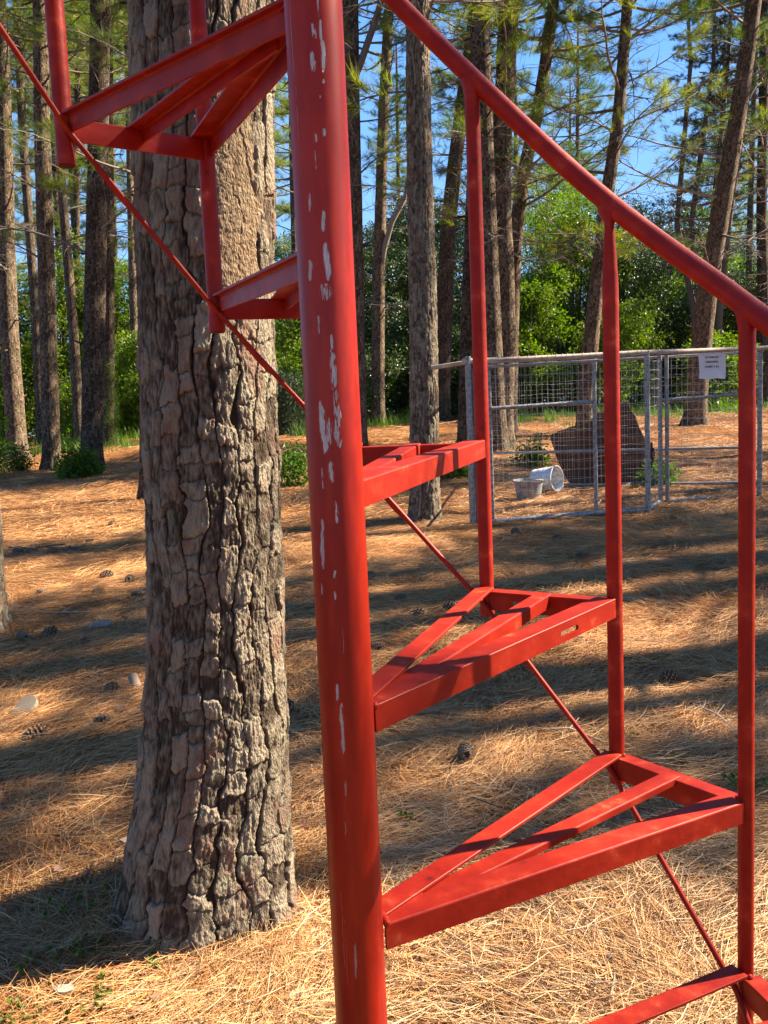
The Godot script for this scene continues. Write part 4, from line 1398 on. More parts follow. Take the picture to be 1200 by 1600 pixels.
# ---------------------------------------------------------------- the pen
func pipe(called: String, parent: Node, a: Vector3, b: Vector3, r: float, mat: String, sag := 0.0) -> void:
	var m := MB.new()
	r *= 0.88
	m.tube([a, a.lerp(b, 0.33) - Vector3(0, sag, 0), a.lerp(b, 0.66) - Vector3(0, sag * 0.8, 0), b], [r, r, r, r], 14)
	put(called, m.done(M[mat]), parent)


func wire_panel(parent: Node, a: Vector3, b: Vector3, low: float, high: float, dx: float, dy: float, sd: int) -> void:
	# a and b lie on the ground line; the wires run between those heights
	rng.seed = 3300 + sd
	var m := MB.new()
	var l := (b - a).length()
	var nx := int(l / dx)
	var ny := int((high - low) / dy)
	var outw := (b - a).normalized().cross(Vector3.UP) * 0.004
	for i in nx + 1:
		var s := clampf((i + rnd(-0.08, 0.08)) / nx, 0.0, 1.0)
		var p := a.lerp(b, s)
		m.tube([p + Vector3(0, low, 0), p + Vector3(rnd(-0.004, 0.004), lerpf(low, high, 0.5), rnd(-0.01, 0.01)), p + Vector3(0, high, 0)], [0.0012, 0.0012, 0.0012], 4, false)
	for k in ny + 1:
		var h := lerpf(low, high, float(k) / ny)
		var path: Array = []
		var rad: Array = []
		for i in nx + 1:
			path.append(a.lerp(b, float(i) / nx) + Vector3(0, h + rnd(-0.006, 0.006), 0) + outw)
			rad.append(0.0013)
		m.tube(path, rad, 4, false)
	var o := put("wire_mesh", m.done(M.wire), parent)
	o.set_meta("kind", "stuff")


func wraps(parent: Node, a: Vector3, b: Vector3, r: float, count: int, sd: int) -> void:
	# wire twisted round a rail
	rng.seed = 3400 + sd
	var m := MB.new()
	var d := (b - a).normalized()
	var s := d.cross(Vector3.UP).normalized()
	var u := s.cross(d)
	for k in count:
		var c := a.lerp(b, (k + rnd(0.2, 0.8)) / count)
		var path: Array = []
		var rad: Array = []
		for q in 9:
			var g := TAU * q / 8.0
			path.append(c + (s * cos(g) + u * sin(g)) * (r + 0.002) + d * 0.02 * q / 8.0)
			rad.append(0.0018)
		m.tube(path, rad, 4, false)
	put("wire_tie", m.done(M.wire), parent).set_meta("kind", "stuff")


func build_pen() -> void:
	var p0 := Vector2(0.86, 7.06)
	var p1 := Vector2(2.63, 7.22)
	var p2 := Vector2(2.92, 7.65)
	var p3 := Vector2(4.06, 7.84)
	var b0 := Vector2(1.34, 9.20)
	var b1 := Vector2(4.21, 8.45)
	var fence := thing("pen_fence", Vector3.ZERO, "wire mesh animal pen with grey pipe posts and rails", "fence")
	var at := func(p: Vector2, up: float) -> Vector3:
		return G(p.x, p.y, up)
	var top := 1.57
	# posts
	for q in [[p0, 1.62, 0.034, "zinc"], [p0 + Vector2(0.055, 0.02), 1.50, 0.024, "zinc"], [Vector2(1.06, 7.08), 1.50, 0.020, "zinc"], [Vector2(2.10, 7.18), 1.55, 0.023, "zinc"], [p1, 1.58, 0.031, "zinc"], [p2, 1.56, 0.026, "zinc"], [p2 + Vector2(0.075, 0.012), 1.56, 0.024, "zinc"], [p3, 1.60, 0.030, "zinc"], [b0, 1.50, 0.022, "zinc"], [b1, 1.58, 0.024, "zinc"]]:
		pipe("post", fence, at.call(q[0], -0.08), at.call(q[0], q[1]), q[2], q[3])
	# rails: the thick weathered top pole, then pipes
	pipe("top_rail", fence, at.call(p0 + Vector2(-0.05, 0), top), at.call(p1, top + 0.01), 0.032, "weathered", 0.006)
	pipe("top_rail", fence, at.call(p1 + Vector2(0.01, 0.005), top + 0.012), at.call(p3 + Vector2(0.12, 0.02), top + 0.02), 0.027, "weathered", 0.004)
	pipe("top_rail", fence, at.call(p0 + Vector2(0.02, 0), top), at.call(Vector2(0.47, 7.3), top - 0.03), 0.024, "weathered")
	wraps(fence, at.call(p0, top), at.call(p1, top + 0.01), 0.032, 26, 1)
	wraps(fence, at.call(p1, top + 0.012), at.call(p3, top + 0.02), 0.027, 15, 2)
	pipe("middle_rail", fence, at.call(Vector2(1.06, 7.08), 1.13), at.call(Vector2(2.10, 7.18), 1.15), 0.022, "zinc")
	wraps(fence, at.call(Vector2(1.06, 7.08), 1.13), at.call(Vector2(2.10, 7.18), 1.15), 0.022, 16, 3)
	pipe("middle_rail", fence, at.call(p2, 1.10), at.call(p3, 1.12), 0.021, "zinc")
	pipe("bottom_rail", fence, at.call(Vector2(1.0, 7.07), 0.035), at.call(p1, 0.04), 0.030, "zinc", -0.004)
	wraps(fence, at.call(Vector2(1.0, 7.07), 0.035), at.call(p1, 0.04), 0.030, 24, 4)
	pipe("bottom_rail", fence, at.call(p1, 0.045), at.call(p2, 0.05), 0.026, "zinc")
	pipe("bottom_rail", fence, at.call(p2 + Vector2(0.05, 0), 0.03), at.call(p2.lerp(p3, 0.45), 0.035), 0.026, "zinc")
	pipe("bottom_rail", fence, at.call(p2.lerp(p3, 0.48), 0.02), at.call(p3, 0.03), 0.012, "zinc")
	for h in [0.03, 0.44, 1.52]:
		pipe("back_rail", fence, at.call(b0, h), at.call(b1, h + 0.03), 0.020, "zinc")
	pipe("side_rail", fence, at.call(p3, 1.50), at.call(b1, 1.54), 0.022, "zinc")
	pipe("side_rail", fence, at.call(p0 + Vector2(0.06, 0.03), 1.50), at.call(b0, 1.50), 0.018, "zinc")
	pipe("side_rail", fence, at.call(p0 + Vector2(0.06, 0.03), 0.5), at.call(b0, 0.45), 0.014, "zinc")
	# mesh
	wire_panel(fence, at.call(Vector2(1.06, 7.075), 0), at.call(Vector2(2.10, 7.175), 0), 0.04, 1.52, 0.056, 0.092, 1)
	wire_panel(fence, at.call(Vector2(2.10, 7.175), 0), at.call(p1, 0), 0.05, 1.55, 0.056, 0.092, 2)
	wire_panel(fence, at.call(p1, 0), at.call(p2, 0), 0.06, 1.50, 0.055, 0.09, 3)
	wire_panel(fence, at.call(p2 + Vector2(0.07, 0.01), 0), at.call(p3, 0), 0.05, 1.54, 0.058, 0.092, 4)
	wire_panel(fence, at.call(b0, 0), at.call(b1, 0), 0.04, 1.5, 0.062, 0.095, 5)
	wire_panel(fence, at.call(p3, 0), at.call(b1, 0), 0.05, 1.5, 0.08, 0.11, 6)
	# rusty latch and chain where the leaf meets the post
	var m := MB.new()
	var c: Vector3 = at.call(p1, 0.62)
	m.box(Transform3D(Basis(), c + Vector3(0.035, 0, 0.0)), Vector3(0.03, 0.17, 0.012), 0.003)
	for q in 9:
		var g := q * 0.55
		blob(m, c + Vector3(0.05 + 0.012 * sin(g), 0.02 - q * 0.022, 0.012 * cos(g)), 0.011)
	put("latch", m.done(M.rust), fence)

	# the sheet of brown board leaning behind the back rails
	var pts := PackedVector2Array()
	for q in [[2.08, 1.48], [2.10, 1.53], [2.20, 1.57], [2.36, 1.62], [2.55, 1.66], [2.66, 1.78], [2.75, 1.80], [3.01, 1.90], [3.06, 1.77], [3.10, 1.71], [3.14, 1.58], [3.24, 1.36], [3.30, 1.21], [3.31, 0.86], [2.33, 0.86], [2.27, 0.97], [2.16, 1.20]]:
		pts.append(Vector2(q[0] - 2.7, q[1] - 0.86))
	var dir := (G(b1.x, b1.y) - G(b0.x, b0.y))
	dir.y = 0.0
	dir = dir.normalized()
	var board_at := G(2.72, 9.02, -0.02)
	var bb := Basis(dir, Vector3.UP, dir.cross(Vector3.UP)) * Basis(Vector3.RIGHT, 0.06)
	m = MB.new()
	m.plate(pts, 0.014, Transform3D())
	var bo := put("board", m.done(M.ply), self, Transform3D(bb, board_at))
	tag(bo, "torn sheet of brown board leaning at the back of the pen", "board")
	m = MB.new()
	for k in range(6, 12):
		var a3 := Vector3(pts[k].x, pts[k].y, 0.0)
		var b3 := Vector3(pts[k + 1].x, pts[k + 1].y, 0.0)
		m.box(along(a3, b3), Vector3((b3 - a3).length(), 0.006, 0.019), 0.001)
	put("torn_edge", m.done(M.ply_edge), bo)

	# buckets
	build_bucket(G(1.64, 8.22, 0.0), Basis(Vector3.UP, 0.3) * Basis(Vector3.RIGHT, 0.05), lin(0.22, 0.23, 0.25), 0.165, 0.125, 0.235, "grey bucket standing upright inside the pen, its rim towards the camera", 0.5)
	var lay := Basis(Vector3.UP, 0.85) * Basis(Vector3.RIGHT, 1.5)
	build_bucket(G(1.80, 8.62, 0.150), lay, lin(0.60, 0.63, 0.66), 0.145, 0.125, 0.30, "pale bucket lying on its side behind the grey one", 0.45)

	# the notice
	var a: Vector3 = at.call(Vector2(3.33, 7.66), 0.0)
	var b: Vector3 = at.call(Vector2(3.635, 7.71), 0.0)
	var x := (b - a)
	x.y = 0.0
	x = x.normalized()
	var zaxis := x.cross(Vector3.UP)
	var sign := thing("paper_notice", a.lerp(b, 0.5) + Vector3(0, 1.295, 0), "white paper notice tied to the top rail of the pen", "notice")
	sign.basis = Basis(x, Vector3.UP, zaxis)
	m = MB.new()
	var nx := 14
	for s in 2:
		var base := m.v.size()
		for i in nx + 1:
			for j in nx + 1:
				var u := float(i) / nx - 0.5
				var v := float(j) / nx
				var wv := 0.004 * sin(u * 9.0 + v * 3.0) + 0.005 * (1.0 - v) * cos(u * 7.0) + (0.0012 if s == 0 else 0.0)
				m.v.append(Vector3(u * 0.305 + 0.004 * sin(v * 5.0), v * 0.275 + 0.004 * sin(u * 11.0), wv))
				var dx := 0.004 * 9.0 * cos(u * 9.0 + v * 3.0) / 0.305
				m.n.append(Vector3(-dx, 0.02, 1).normalized() * (1.0 if s == 0 else -1.0))
				m.uv.append(Vector2(u, v))
				m.c.append(Color.WHITE)
		for i in nx:
			for j in nx:
				var p := base + i * (nx + 1) + j
				if s == 0:
					m.idx.append_array(PackedInt32Array([p, p + 1, p + nx + 2, p, p + nx + 2, p + nx + 1]))
				else:
					m.idx.append_array(PackedInt32Array([p, p + nx + 2, p + 1, p, p + nx + 1, p + nx + 2]))
	var paper := material(Color(0.88, 0.86, 0.86), 0.8)
	put("sheet", m.done(paper), sign)
	var ink := material(Color(0.30, 0.27, 0.28), 0.8)
	var font := SystemFont.new()
	font.font_names = PackedStringArray(["Droid Sans"])
	font.font_weight = 700
	var lines := [["SE VENDEN", 0.222], ["CORDEROS", 0.174], ["LLAME A LA", 0.126]]
	for q in lines:
		var tm := TextMesh.new()
		tm.text = q[0]
		tm.font = font
		tm.font_size = 24
		tm.pixel_size = 0.00118
		tm.depth = 0.0008
		tm.material = ink
		put("lettering", tm, sign, Transform3D(Basis(), Vector3(-0.01, q[1], 0.0088)))
	m = MB.new()
	for s in [-0.11, 0.10]:
		var path: Array = []
		var rad: Array = []
		for q in 11:
			var g := TAU * q / 10.0
			path.append(Vector3(s, 0.284 + sin(g) * 0.034, -0.026 + cos(g) * 0.034))
			rad.append(0.002)
		m.tube(path, rad, 5, false)
	put("tie_wire", m.done(M.wire), sign)


func build_bucket(at: Vector3, b: Basis, col: Color, r1: float, r0: float, h: float, label: String, rough: float) -> void:
	var o := thing("bucket", at, label, "bucket", "buckets in the pen")
	o.basis = b
	var mat := material(Color.WHITE, rough)
	mat.uv1_triplanar = true
	mat.uv1_scale = Vector3(3, 3, 3)
	mat.albedo_texture = noise_tex(0.02, 41, [[0.0, col * 0.6], [0.5, col], [1.0, col.lerp(Color.WHITE, 0.15)]], 256, 4)
	var m := MB.new()
	m.lathe([Vector2(0.001, 0.0), Vector2(r0 - 0.006, 0.0), Vector2(r0, 0.006), Vector2(lerpf(r0, r1, 0.33), h * 0.33), Vector2(lerpf(r0, r1, 0.33) + 0.004, h * 0.35), Vector2(lerpf(r0, r1, 0.66), h * 0.66), Vector2(lerpf(r0, r1, 0.9), h * 0.9), Vector2(r1, h - 0.012), Vector2(r1 + 0.008, h - 0.008), Vector2(r1 + 0.008, h), Vector2(r1 - 0.002, h), Vector2(lerpf(r0, r1, 0.5) - 0.004, h * 0.5), Vector2(r0 - 0.004, 0.008), Vector2(0.001, 0.008)], 40)
	put("body", m.done(mat), o)
	m = MB.new()
	var path: Array = []
	var rad: Array = []
	for k in 17:
		var g := PI * k / 16.0
		path.append(Vector3(cos(g) * (r1 + 0.012), h - 0.03 + sin(g) * 0.05, sin(g) * (r1 + 0.02)))
		rad.append(0.003)
	m.tube(path, rad, 8)
	put("handle", m.done(M.zinc), o)


# ---------------------------------------------------------------- small things on the ground
func cone_mesh(open: float) -> ArrayMesh:
	rng.seed = 440 + int(open * 10)
	var m := MB.new()
	var l := 0.085
	var rows: Array = []
	for k in 9:
		var t := k / 8.0
		rows.append(Vector2(maxf(0.0015, sin(PI * pow(t, 0.75)) * 0.013 + 0.003), t * l))
	m.lathe(rows, 10, Transform3D(), Color(0.10, 0.055, 0.03))
	var n := 84
	for k in n:
		var t := (k + 0.5) / n
		var a := k * 2.39996
		var r := sin(PI * pow(t, 0.72)) * 0.021 * open + 0.006
		var y := t * l
		var out := Vector3(cos(a), 0, sin(a))
		var side := Vector3(-sin(a), 0, cos(a))
		var up := lerpf(-0.25, 1.2, t)
		var d := (out + Vector3(0, up, 0)).normalized()
		var nn := side.cross(d)
		var o := out * 0.006 + Vector3(0, y, 0)
		var e := o + d * r * 1.25
		var w := 0.0058 * (0.5 + sin(PI * t) * 0.7)
		var base := Color(0.17, 0.095, 0.05) * rnd(0.7, 1.2)
		var tipc := Color(0.36, 0.27, 0.19) * rnd(0.7, 1.25)
		m.face([o - side * w * 0.5, o + side * w * 0.5, e + side * w, e - side * w], nn, base)
		m.face([o - side * w * 0.5 - nn * 0.0016, o + side * w * 0.5 - nn * 0.0016, e + side * w - nn * 0.0035, e - side * w - nn * 0.0035], -nn, base)
		m.face([e - side * w, e + side * w, e + d * 0.0016 - nn * 0.0005 + side * w * 0.3, e + d * 0.0016 - side * w * 0.3], nn + d, tipc)
		m.face([e - side * w, e + side * w, e + side * w - nn * 0.0035, e - side * w - nn * 0.0035], d, tipc)
	return m.done(M.litter)


func build_small() -> void:
	M.litter = material(Color.WHITE, 0.8, true)
	var kinds := [cone_mesh(1.0), cone_mesh(0.8), cone_mesh(0.6)]
	var g := "pine cones lying on the needles"
	var c := [[-2.18, 5.74, "pine cone left of the big trunk, farthest of the group of three"], [-1.99, 5.61, "pine cone close beside the big trunk, behind a nearer one"], [-2.62, 5.39, "pine cone out in the open near the left edge trunk"], [-2.09, 5.25, "pine cone in the middle of the left litter, partly sunk"], [-1.85, 5.22, "wide pine cone nearest the big trunk's left side"], [-2.86, 6.95, "dark pine cone lying by the heap of twigs at the left"], [-3.0, 6.55, "pine cone pressed against the heap of twigs"], [-3.38, 6.75, "pine cone at the far side of the twig heap near the left edge"], [-2.96, 7.79, "farthest pine cone on the left, under the low bush"], [-1.84, 4.33, "long open pine cone lying in a sun patch"],
		[-2.10, 4.54, "pale weathered pine cone near the left edge trunk's foot"], [-2.30, 4.47, "half buried pine cone at the left edge trunk's foot"], [-1.55, 3.18, "dark pine cone just below the pale wood chip"], [-1.30, 3.26, "dark pine cone touching its twin in the shade left of the big trunk"], [-1.26, 3.33, "grey tipped pine cone lying end to end with its darker twin"], [-1.43, 3.59, "small pine cone above the touching pair"], [1.33, 3.48, "pine cone alone on the right, in front of the right baluster"], [-0.02, 4.03, "pine cone seen between the pole and the second tread"], [0.36, 4.67, "round pine cone behind the thin red rod"], [0.23, 4.59, "brown pine cone left of the thin red rod"], [0.06, 4.85, "dark pine cone under the upper tread"], [1.19, 6.63, "pine cone just before the pen's bottom rail"], [1.47, 6.31, "pine cone right of the middle baluster before the pen"], [1.51, 5.75, "pale pine cone in sun before the pen"], [0.72, 3.67, "dark pine cone under the second tread"], [-0.13, 5.49, "pine cone right beside the red pole"], [0.29, 2.89, "pine cone in the shade behind the lower tread"], [2.72, 6.81, "pine cone below the pen's open corner"], [-0.48, 3.38, "pine cone peeping out right of the big trunk"]]
	rng.seed = 51
	for k in c.size():
		var q: Array = c[k]
		var o := put("pine_cone", kinds[k % 3], self, Transform3D((Basis(Vector3.UP, rnd(0, TAU)) * Basis(Vector3(0, 0, 1), PI / 2 + rnd(-0.25, 0.35))).scaled(Vector3.ONE * rnd(0.95, 1.25)), G(q[0], q[1], 0.024)))
		tag(o, q[2], "pine cone", g)
	# a heap of twigs
	var tw := thing("twig_heap", G(-3.15, 6.72, 0.01), "small heap of dark twigs and cones on the needles at the left", "twigs", "", "")
	var m := MB.new()
	for k in 26:
		var a := rnd(0, TAU)
		var o := Vector3(rnd(-0.3, 0.3), rnd(0.0, 0.05), rnd(-0.16, 0.16))
		var d := Vector3(cos(a), rnd(-0.12, 0.2), sin(a)) * rnd(0.05, 0.16)
		m.tube([o - d, o + Vector3(0, 0.012, 0), o + d], [0.006, 0.006, 0.003], 6, true, Color(0.09, 0.065, 0.05) * rnd(0.7, 1.5))
	put("twigs", m.done(M.litter), tw).set_meta("kind", "stuff")
	# flat wood chip, end on to the sun
	m = MB.new()
	var ring := PackedVector2Array()
	for k in 22:
		var a := TAU * k / 22.0
		ring.append(Vector2(cos(a) * 0.048 * (1.0 + 0.08 * sin(a * 3.0) + rnd(-0.05, 0.05)), sin(a) * 0.075 * (1.0 + 0.10 * cos(a * 2.0) + rnd(-0.04, 0.04))))
	m.plate(ring, 0.022, Transform3D(), Color(0.22, 0.18, 0.125))
	for k in 7:
		var x := rnd(-0.03, 0.03)
		m.tube([Vector3(x, rnd(-0.06, -0.02), 0.0112), Vector3(x + rnd(-0.004, 0.004), rnd(0.01, 0.05), 0.0112)], [0.0012, 0.0008], 4, false, Color(0.16, 0.13, 0.10))
	tag(put("wood_chip", m.done(M.litter), self, Transform3D(Basis(Vector3.UP, -0.3) * Basis(Vector3.RIGHT, -0.95) * Basis(Vector3(0, 0, 1), -0.25), G(-1.76, 3.40, 0.05))), "pale oval wood chip lying in the needles at the left", "wood chip")
	# short cut stub
	m = MB.new()
	m.tube([Vector3(0, 0, 0), Vector3(0.004, 0.045, 0), Vector3(0.0, 0.10, 0.003)], [0.026, 0.027, 0.025], 16, true, Color(0.24, 0.17, 0.12))
	tag(put("wood_stub", m.done(M.litter), self, Transform3D(Basis(Vector3.UP, 0.5) * Basis(Vector3.RIGHT, -0.9), G(-1.30, 3.63, 0.0))), "short cut piece of branch standing askew beside the big trunk", "wood stub")
	# scraps of bark
	var scraps := [[-1.85, 4.60, 0.09, Color(0.17, 0.15, 0.13), "dark scrap of bark lying left of the big trunk"], [-0.90, 2.36, 0.045, Color(0.42, 0.34, 0.25), "pale dry scrap of bark on the sunlit streak left of the big trunk's foot"], [-0.88, 1.78, 0.03, Color(0.24, 0.22, 0.19), "small grey dead leaf in front of the big trunk"], [-0.27, 1.75, 0.03, Color(0.34, 0.22, 0.13), "small curled brown leaf left of the pole's foot"], [-0.06, 8.55, 0.10, Color(0.36, 0.32, 0.27), "pale scrap of bark just right of the pole beyond the upper tread"]]
	for q in scraps:
		m = MB.new()
		var r2 := PackedVector2Array()
		for k in 11:
			var a := TAU * k / 11.0
			r2.append(Vector2(cos(a) * q[2] * rnd(0.7, 1.1), sin(a) * q[2] * 0.55 * rnd(0.7, 1.1)))
		m.plate(r2, 0.008, Transform3D(), q[3])
		tag(put("bark_scrap", m.done(M.litter), self, Transform3D(Basis(Vector3.UP, rnd(-0.6, 0.6)) * Basis(Vector3.RIGHT, -1.45 + rnd(-0.2, 0.2)), G(q[0], q[1], 0.022))), q[4], "bark scrap")
	# twigs
	var tg := [[[1.36, 3.2], [1.40, 3.05], [1.43, 2.86], "thin forked twig on the needles right of the lower tread"], [[0.66, 3.03], [0.75, 3.0], [0.86, 2.93], "pale twig lying behind the lower tread"], [[1.30, 3.98], [1.4, 3.93], [1.52, 3.95], "short twig in the shade before the right baluster"], [[-2.35, 4.9], [-2.2, 4.85], [-2.02, 4.88], "crooked twig near the left edge trunk"]]
	for q in tg:
		m = MB.new()
		var p0 := G(q[0][0], q[0][1], 0.024)
		var p1 := G(q[1][0], q[1][1], 0.040)
		var p2 := G(q[2][0], q[2][1], 0.026)
		m.tube([Vector3.ZERO, p1 - p0, p2 - p0], [0.0042, 0.0036, 0.002], 7, true, Color(0.42, 0.33, 0.25))
		m.tube([p1 - p0, (p1 - p0) + Vector3(0.05, 0.03, -0.04)], [0.0028, 0.0014], 6, true, Color(0.42, 0.33, 0.25))
		tag(put("twig", m.done(M.litter), self, Transform3D(Basis(), p0)), q[3], "twig")
	# living plants
	var small := [[0.98, 2.93, 0.055, 0.10, 9, "seedling", "green seedling behind the outer end of the lower tread"], [1.10, 2.76, 0.045, 0.08, 6, "seedling", "smaller green seedling just right of the lower tread's outer bar"], [1.25, 2.50, 0.08, 0.17, 22, "grass_tuft", "fresh green tuft beside the right baluster"], [-0.88, 1.92, 0.04, 0.10, 8, "clover", "green clover at the left of the big trunk's foot"], [-0.66, 1.87, 0.04, 0.09, 7, "clover", "clover leaves right at the big trunk's foot"], [-0.79, 1.80, 0.03, 0.06, 5, "clover", "single clover between shadows before the big trunk"], [-0.98, 1.88, 0.04, 0.10, 8, "clover", "clover patch farthest left before the big trunk"], [-0.80, 1.73, 0.035, 0.09, 7, "clover", "clover in the sun at the bottom left"], [-0.96, 1.71, 0.04, 0.10, 9, "clover", "clover patch at the bottom left corner"], [-0.98, 2.08, 0.05, 0.16, 12, "clover", "clover in the shade of the big trunk"], [0.03, 2.45, 0.035, 0.07, 4, "seedling", "tiny sprout left under the lower tread"]]
	for k in small.size():
		var q: Array = small[k]
		var o := thing(q[5], G(q[0], q[1], 0.0), q[6], "plant", "small green plants among the needles")
		rng.seed = 620 + k
		var xf: Array = []
		var col: Array = []
		for s in q[4]:
			xf.append(Transform3D(Basis(Vector3.UP, rnd(0, TAU)) * Basis(Vector3.RIGHT, rnd(-0.5, 0.5)).scaled(Vector3.ONE * rnd(0.7, 1.2)), Vector3(rnd(-0.5, 0.5) * q[3], q[2] * rnd(0.5, 1.0), rnd(-0.5, 0.5) * q[3])))
			var gg := rnd(0.9, 1.5)
			col.append(Color(gg, gg, gg * 0.8))
		put_many("leaves", many(leaf_kit.sprig, xf, col), o)
		m = MB.new()
		m.tube([Vector3(0, -0.01, 0), Vector3(0.004, q[2], 0)], [0.0016, 0.001], 5, false, Color(0.10, 0.14, 0.04))
		put("stem", m.done(M.limb), o)
	shrub("low_bush", -5.02, 11.95, 0.48, 0.85, 130, "leaf_low", 70, "low round green bush at the foot of the dark thick pine", "bush", "", 0.1, 4)
	shrub("leafy_plant", 2.2, 10.9, 0.40, 0.5, 45, "leaf_low", 71, "green leafy plant inside the pen behind the buckets", "plant", "", 0.15, 3)
	shrub("leafy_plant", 1.0, 9.8, 0.42, 0.5, 42, "leaf_low", 72, "dark leafy plant between the scaly pine and the gate post", "plant", "", 0.15, 3)
	shrub("leafy_plant", -1.22, 9.9, 0.55, 0.6, 55, "leaf_low", 73, "leafy plant right of the big trunk, left of the pole", "plant", "", 0.15, 3)
	shrub("sapling", -7.0, 13.2, 1.25, 0.6, 110, "leaf_low", 74, "slim green sapling at the left edge before the pale pine", "tree", "", 0.05, 2)
	shrub("leafy_plant", -6.9, 13.9, 0.5, 0.5, 40, "leaf_low", 75, "green weed between the two pale pines at the left", "plant", "", 0.15, 3)
	shrub("leafy_plant", 3.25, 8.7, 0.28, 0.35, 22, "leaf_low", 76, "small plant at the right corner of the brown board", "plant", "", 0.15, 3)
	# grass and weeds at the edge of the wood
	rng.seed = 808
	var xf: Array = []
	var col: Array = []
	for k in 900:
		var x := rnd(-15.0, 1.0) if k % 3 else rnd(3.0, 14.0)
		var z := rnd(17.0, 22.5)
		if noise_a.get_noise_2d(x * 25.0, z * 25.0) < -0.02:
			continue
		xf.append(Transform3D(Basis(Vector3.UP, rnd(0, TAU)).scaled(Vector3(1, rnd(0.6, 1.5), 1) * rnd(0.8, 1.5)), G(x, z)))
		var gg := rnd(0.7, 1.4)
		col.append(Color(gg, gg, gg * 0.7))
	var grass := thing("undergrowth", Vector3.ZERO, "thin fringe of grass and weeds along the edge of the bushes", "grass", "", "stuff")
	put_many("grass", many(leaf_kit.grass, xf, col), grass)


func make_grass() -> ArrayMesh:
	rng.seed = 66
	var m := MB.new()
	for k in 34:
		var a := rnd(0, TAU)
		var o := Vector3(rnd(-0.16, 0.16), -0.02, rnd(-0.16, 0.16))
		var h := rnd(0.10, 0.32)
		var d := Vector3(cos(a), 0, sin(a)) * h * rnd(0.2, 0.7)
		var e := Vector3(-sin(a), 0, cos(a)) * 0.004
		var mid := o + d * 0.4 + Vector3(0, h * 0.65, 0)
		m.face([o - e, o + e, mid + e * 0.8, mid - e * 0.8], d.normalized() + Vector3(0, 0.3, 0))
		m.face([mid - e * 0.8, mid + e * 0.8, o + d + Vector3(0, h, 0)], d.normalized() + Vector3(0, 0.3, 0))
	return m.done(M.leaf_fresh)


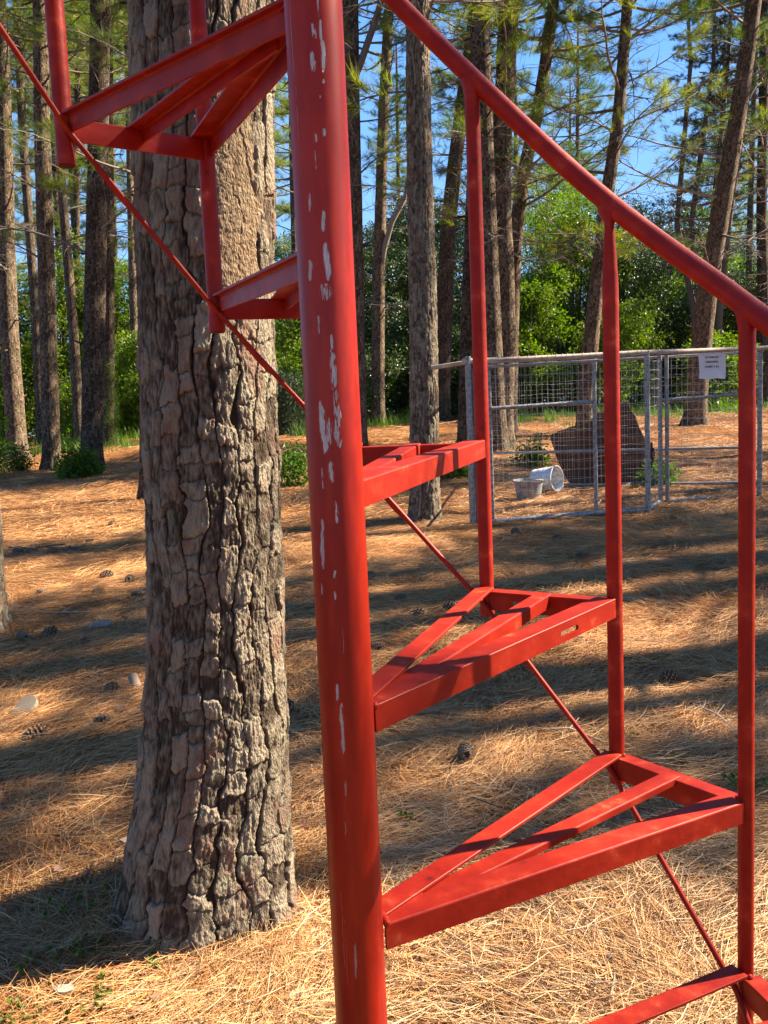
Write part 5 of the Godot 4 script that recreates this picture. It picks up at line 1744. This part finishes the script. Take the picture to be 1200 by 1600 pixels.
func _ready() -> void:
	# camera
	var pitch := 0.1019
	var roll := 0.0420
	var cam := Camera3D.new()
	cam.name = "camera"
	cam.transform = Transform3D(Basis(Vector3(cos(roll), -sin(roll) * cos(pitch), sin(roll) * sin(pitch)), Vector3(sin(roll), cos(roll) * cos(pitch), -cos(roll) * sin(pitch)), Vector3(0, sin(pitch), cos(pitch))), Vector3(0, 1.6, 0))
	cam.fov = 63.21
	cam.near = 0.05
	cam.far = 600.0
	add_child(cam)
	cam.current = true
	# sky
	var env := Environment.new()
	env.background_mode = Environment.BG_SKY
	var sky := Sky.new()
	var sm := ProceduralSkyMaterial.new()
	sm.sky_top_color = Color(0.13, 0.315, 0.555)
	sm.sky_horizon_color = Color(0.40, 0.53, 0.64)
	sm.sky_curve = 0.28
	sm.ground_bottom_color = Color(0.30, 0.24, 0.18)
	sm.ground_horizon_color = Color(0.62, 0.64, 0.62)
	sm.sky_energy_multiplier = 1.0
	sky.sky_material = sm
	env.sky = sky
	env.tonemap_mode = Environment.TONE_MAPPER_LINEAR
	env.tonemap_exposure = 4.4
	env.sdfgi_enabled = true
	env.ssao_enabled = true
	env.ssil_enabled = true
	var we := WorldEnvironment.new()
	we.name = "world_environment"
	we.environment = env
	add_child(we)
	# sun
	var sun := DirectionalLight3D.new()
	sun.name = "sun"
	var az := deg_to_rad(SUN_AZIMUTH)
	var el := deg_to_rad(SUN_HEIGHT)
	var to := Vector3(sin(az) * cos(el), sin(el), -cos(az) * cos(el))
	add_child(sun)
	sun.look_at_from_position(to * 30.0, Vector3.ZERO, Vector3.UP)
	sun.light_color = Color(1.0, 0.93, 0.82)
	sun.light_energy = 1.6
	sun.light_angular_distance = 0.5
	sun.shadow_enabled = true

	for q in [[noise_a, 1, 3], [noise_b, 2, 3], [noise_c, 3, 2]]:
		q[0].noise_type = FastNoiseLite.TYPE_SIMPLEX_SMOOTH
		q[0].seed = q[1]
		q[0].frequency = 0.02
		q[0].fractal_octaves = q[2]
	var t0 := Time.get_ticks_msec()
	make_materials()
	bark_textures()
	for k in 8:
		limb_mesh.append(make_limb(k))
	tuft_kit.needle_green = make_tuft(0, 46, 0.20, 0.0038, M.needle_green)
	tuft_kit.needle_lime = make_tuft(1, 48, 0.23, 0.0050, M.needle_lime)
	tuft_kit.needle_dark = make_tuft(2, 46, 0.13, 0.0045, M.needle_dark)
	for k in 4:
		crown_kit.append(make_crown(k, 5.8, 2.7, 52, 30, 0.32))
	crown_kit.append(make_crown(4, 11.0, 1.9, 62, 26, 0.05))
	crown_kit.append(make_crown(5, 9.0, 1.7, 50, 26, 0.05))
	crown_kit.append(make_crown(6, 6.4, 2.9, 34, 26, 0.30))
	crown_kit.append(make_crown(7, 7.0, 2.7, 36, 25, 0.28))
	leaf_kit.leaf_bright = make_leaves(0, 26, 0.24, 0.10, 0.5, M.leaf_bright)
	leaf_kit.leaf_dark = make_leaves(1, 28, 0.24, 0.10, 0.5, M.leaf_dark)
	leaf_kit.leaf_fresh = make_leaves(2, 22, 0.22, 0.08, 0.45, M.leaf_fresh)
	leaf_kit.needle_blue = make_leaves(3, 60, 0.2, 0.12, 0.09, M.needle_blue)
	leaf_kit.leaf_low = make_leaves(4, 14, 0.10, 0.075, 0.42, M.leaf_fresh)
	leaf_kit.sprig = make_leaves(5, 4, 0.008, 0.013, 0.8, M.leaf_fresh)
	leaf_kit.grass = make_grass()
	print("kits ", Time.get_ticks_msec() - t0)
	build_ground()
	print("ground ", Time.get_ticks_msec() - t0)
	build_trees()
	print("trees ", Time.get_ticks_msec() - t0)
	build_background()
	print("background ", Time.get_ticks_msec() - t0)
	build_stair()
	build_pen()
	print("pen ", Time.get_ticks_msec() - t0)
	build_litter()
	build_small()
	print("done ", Time.get_ticks_msec() - t0)
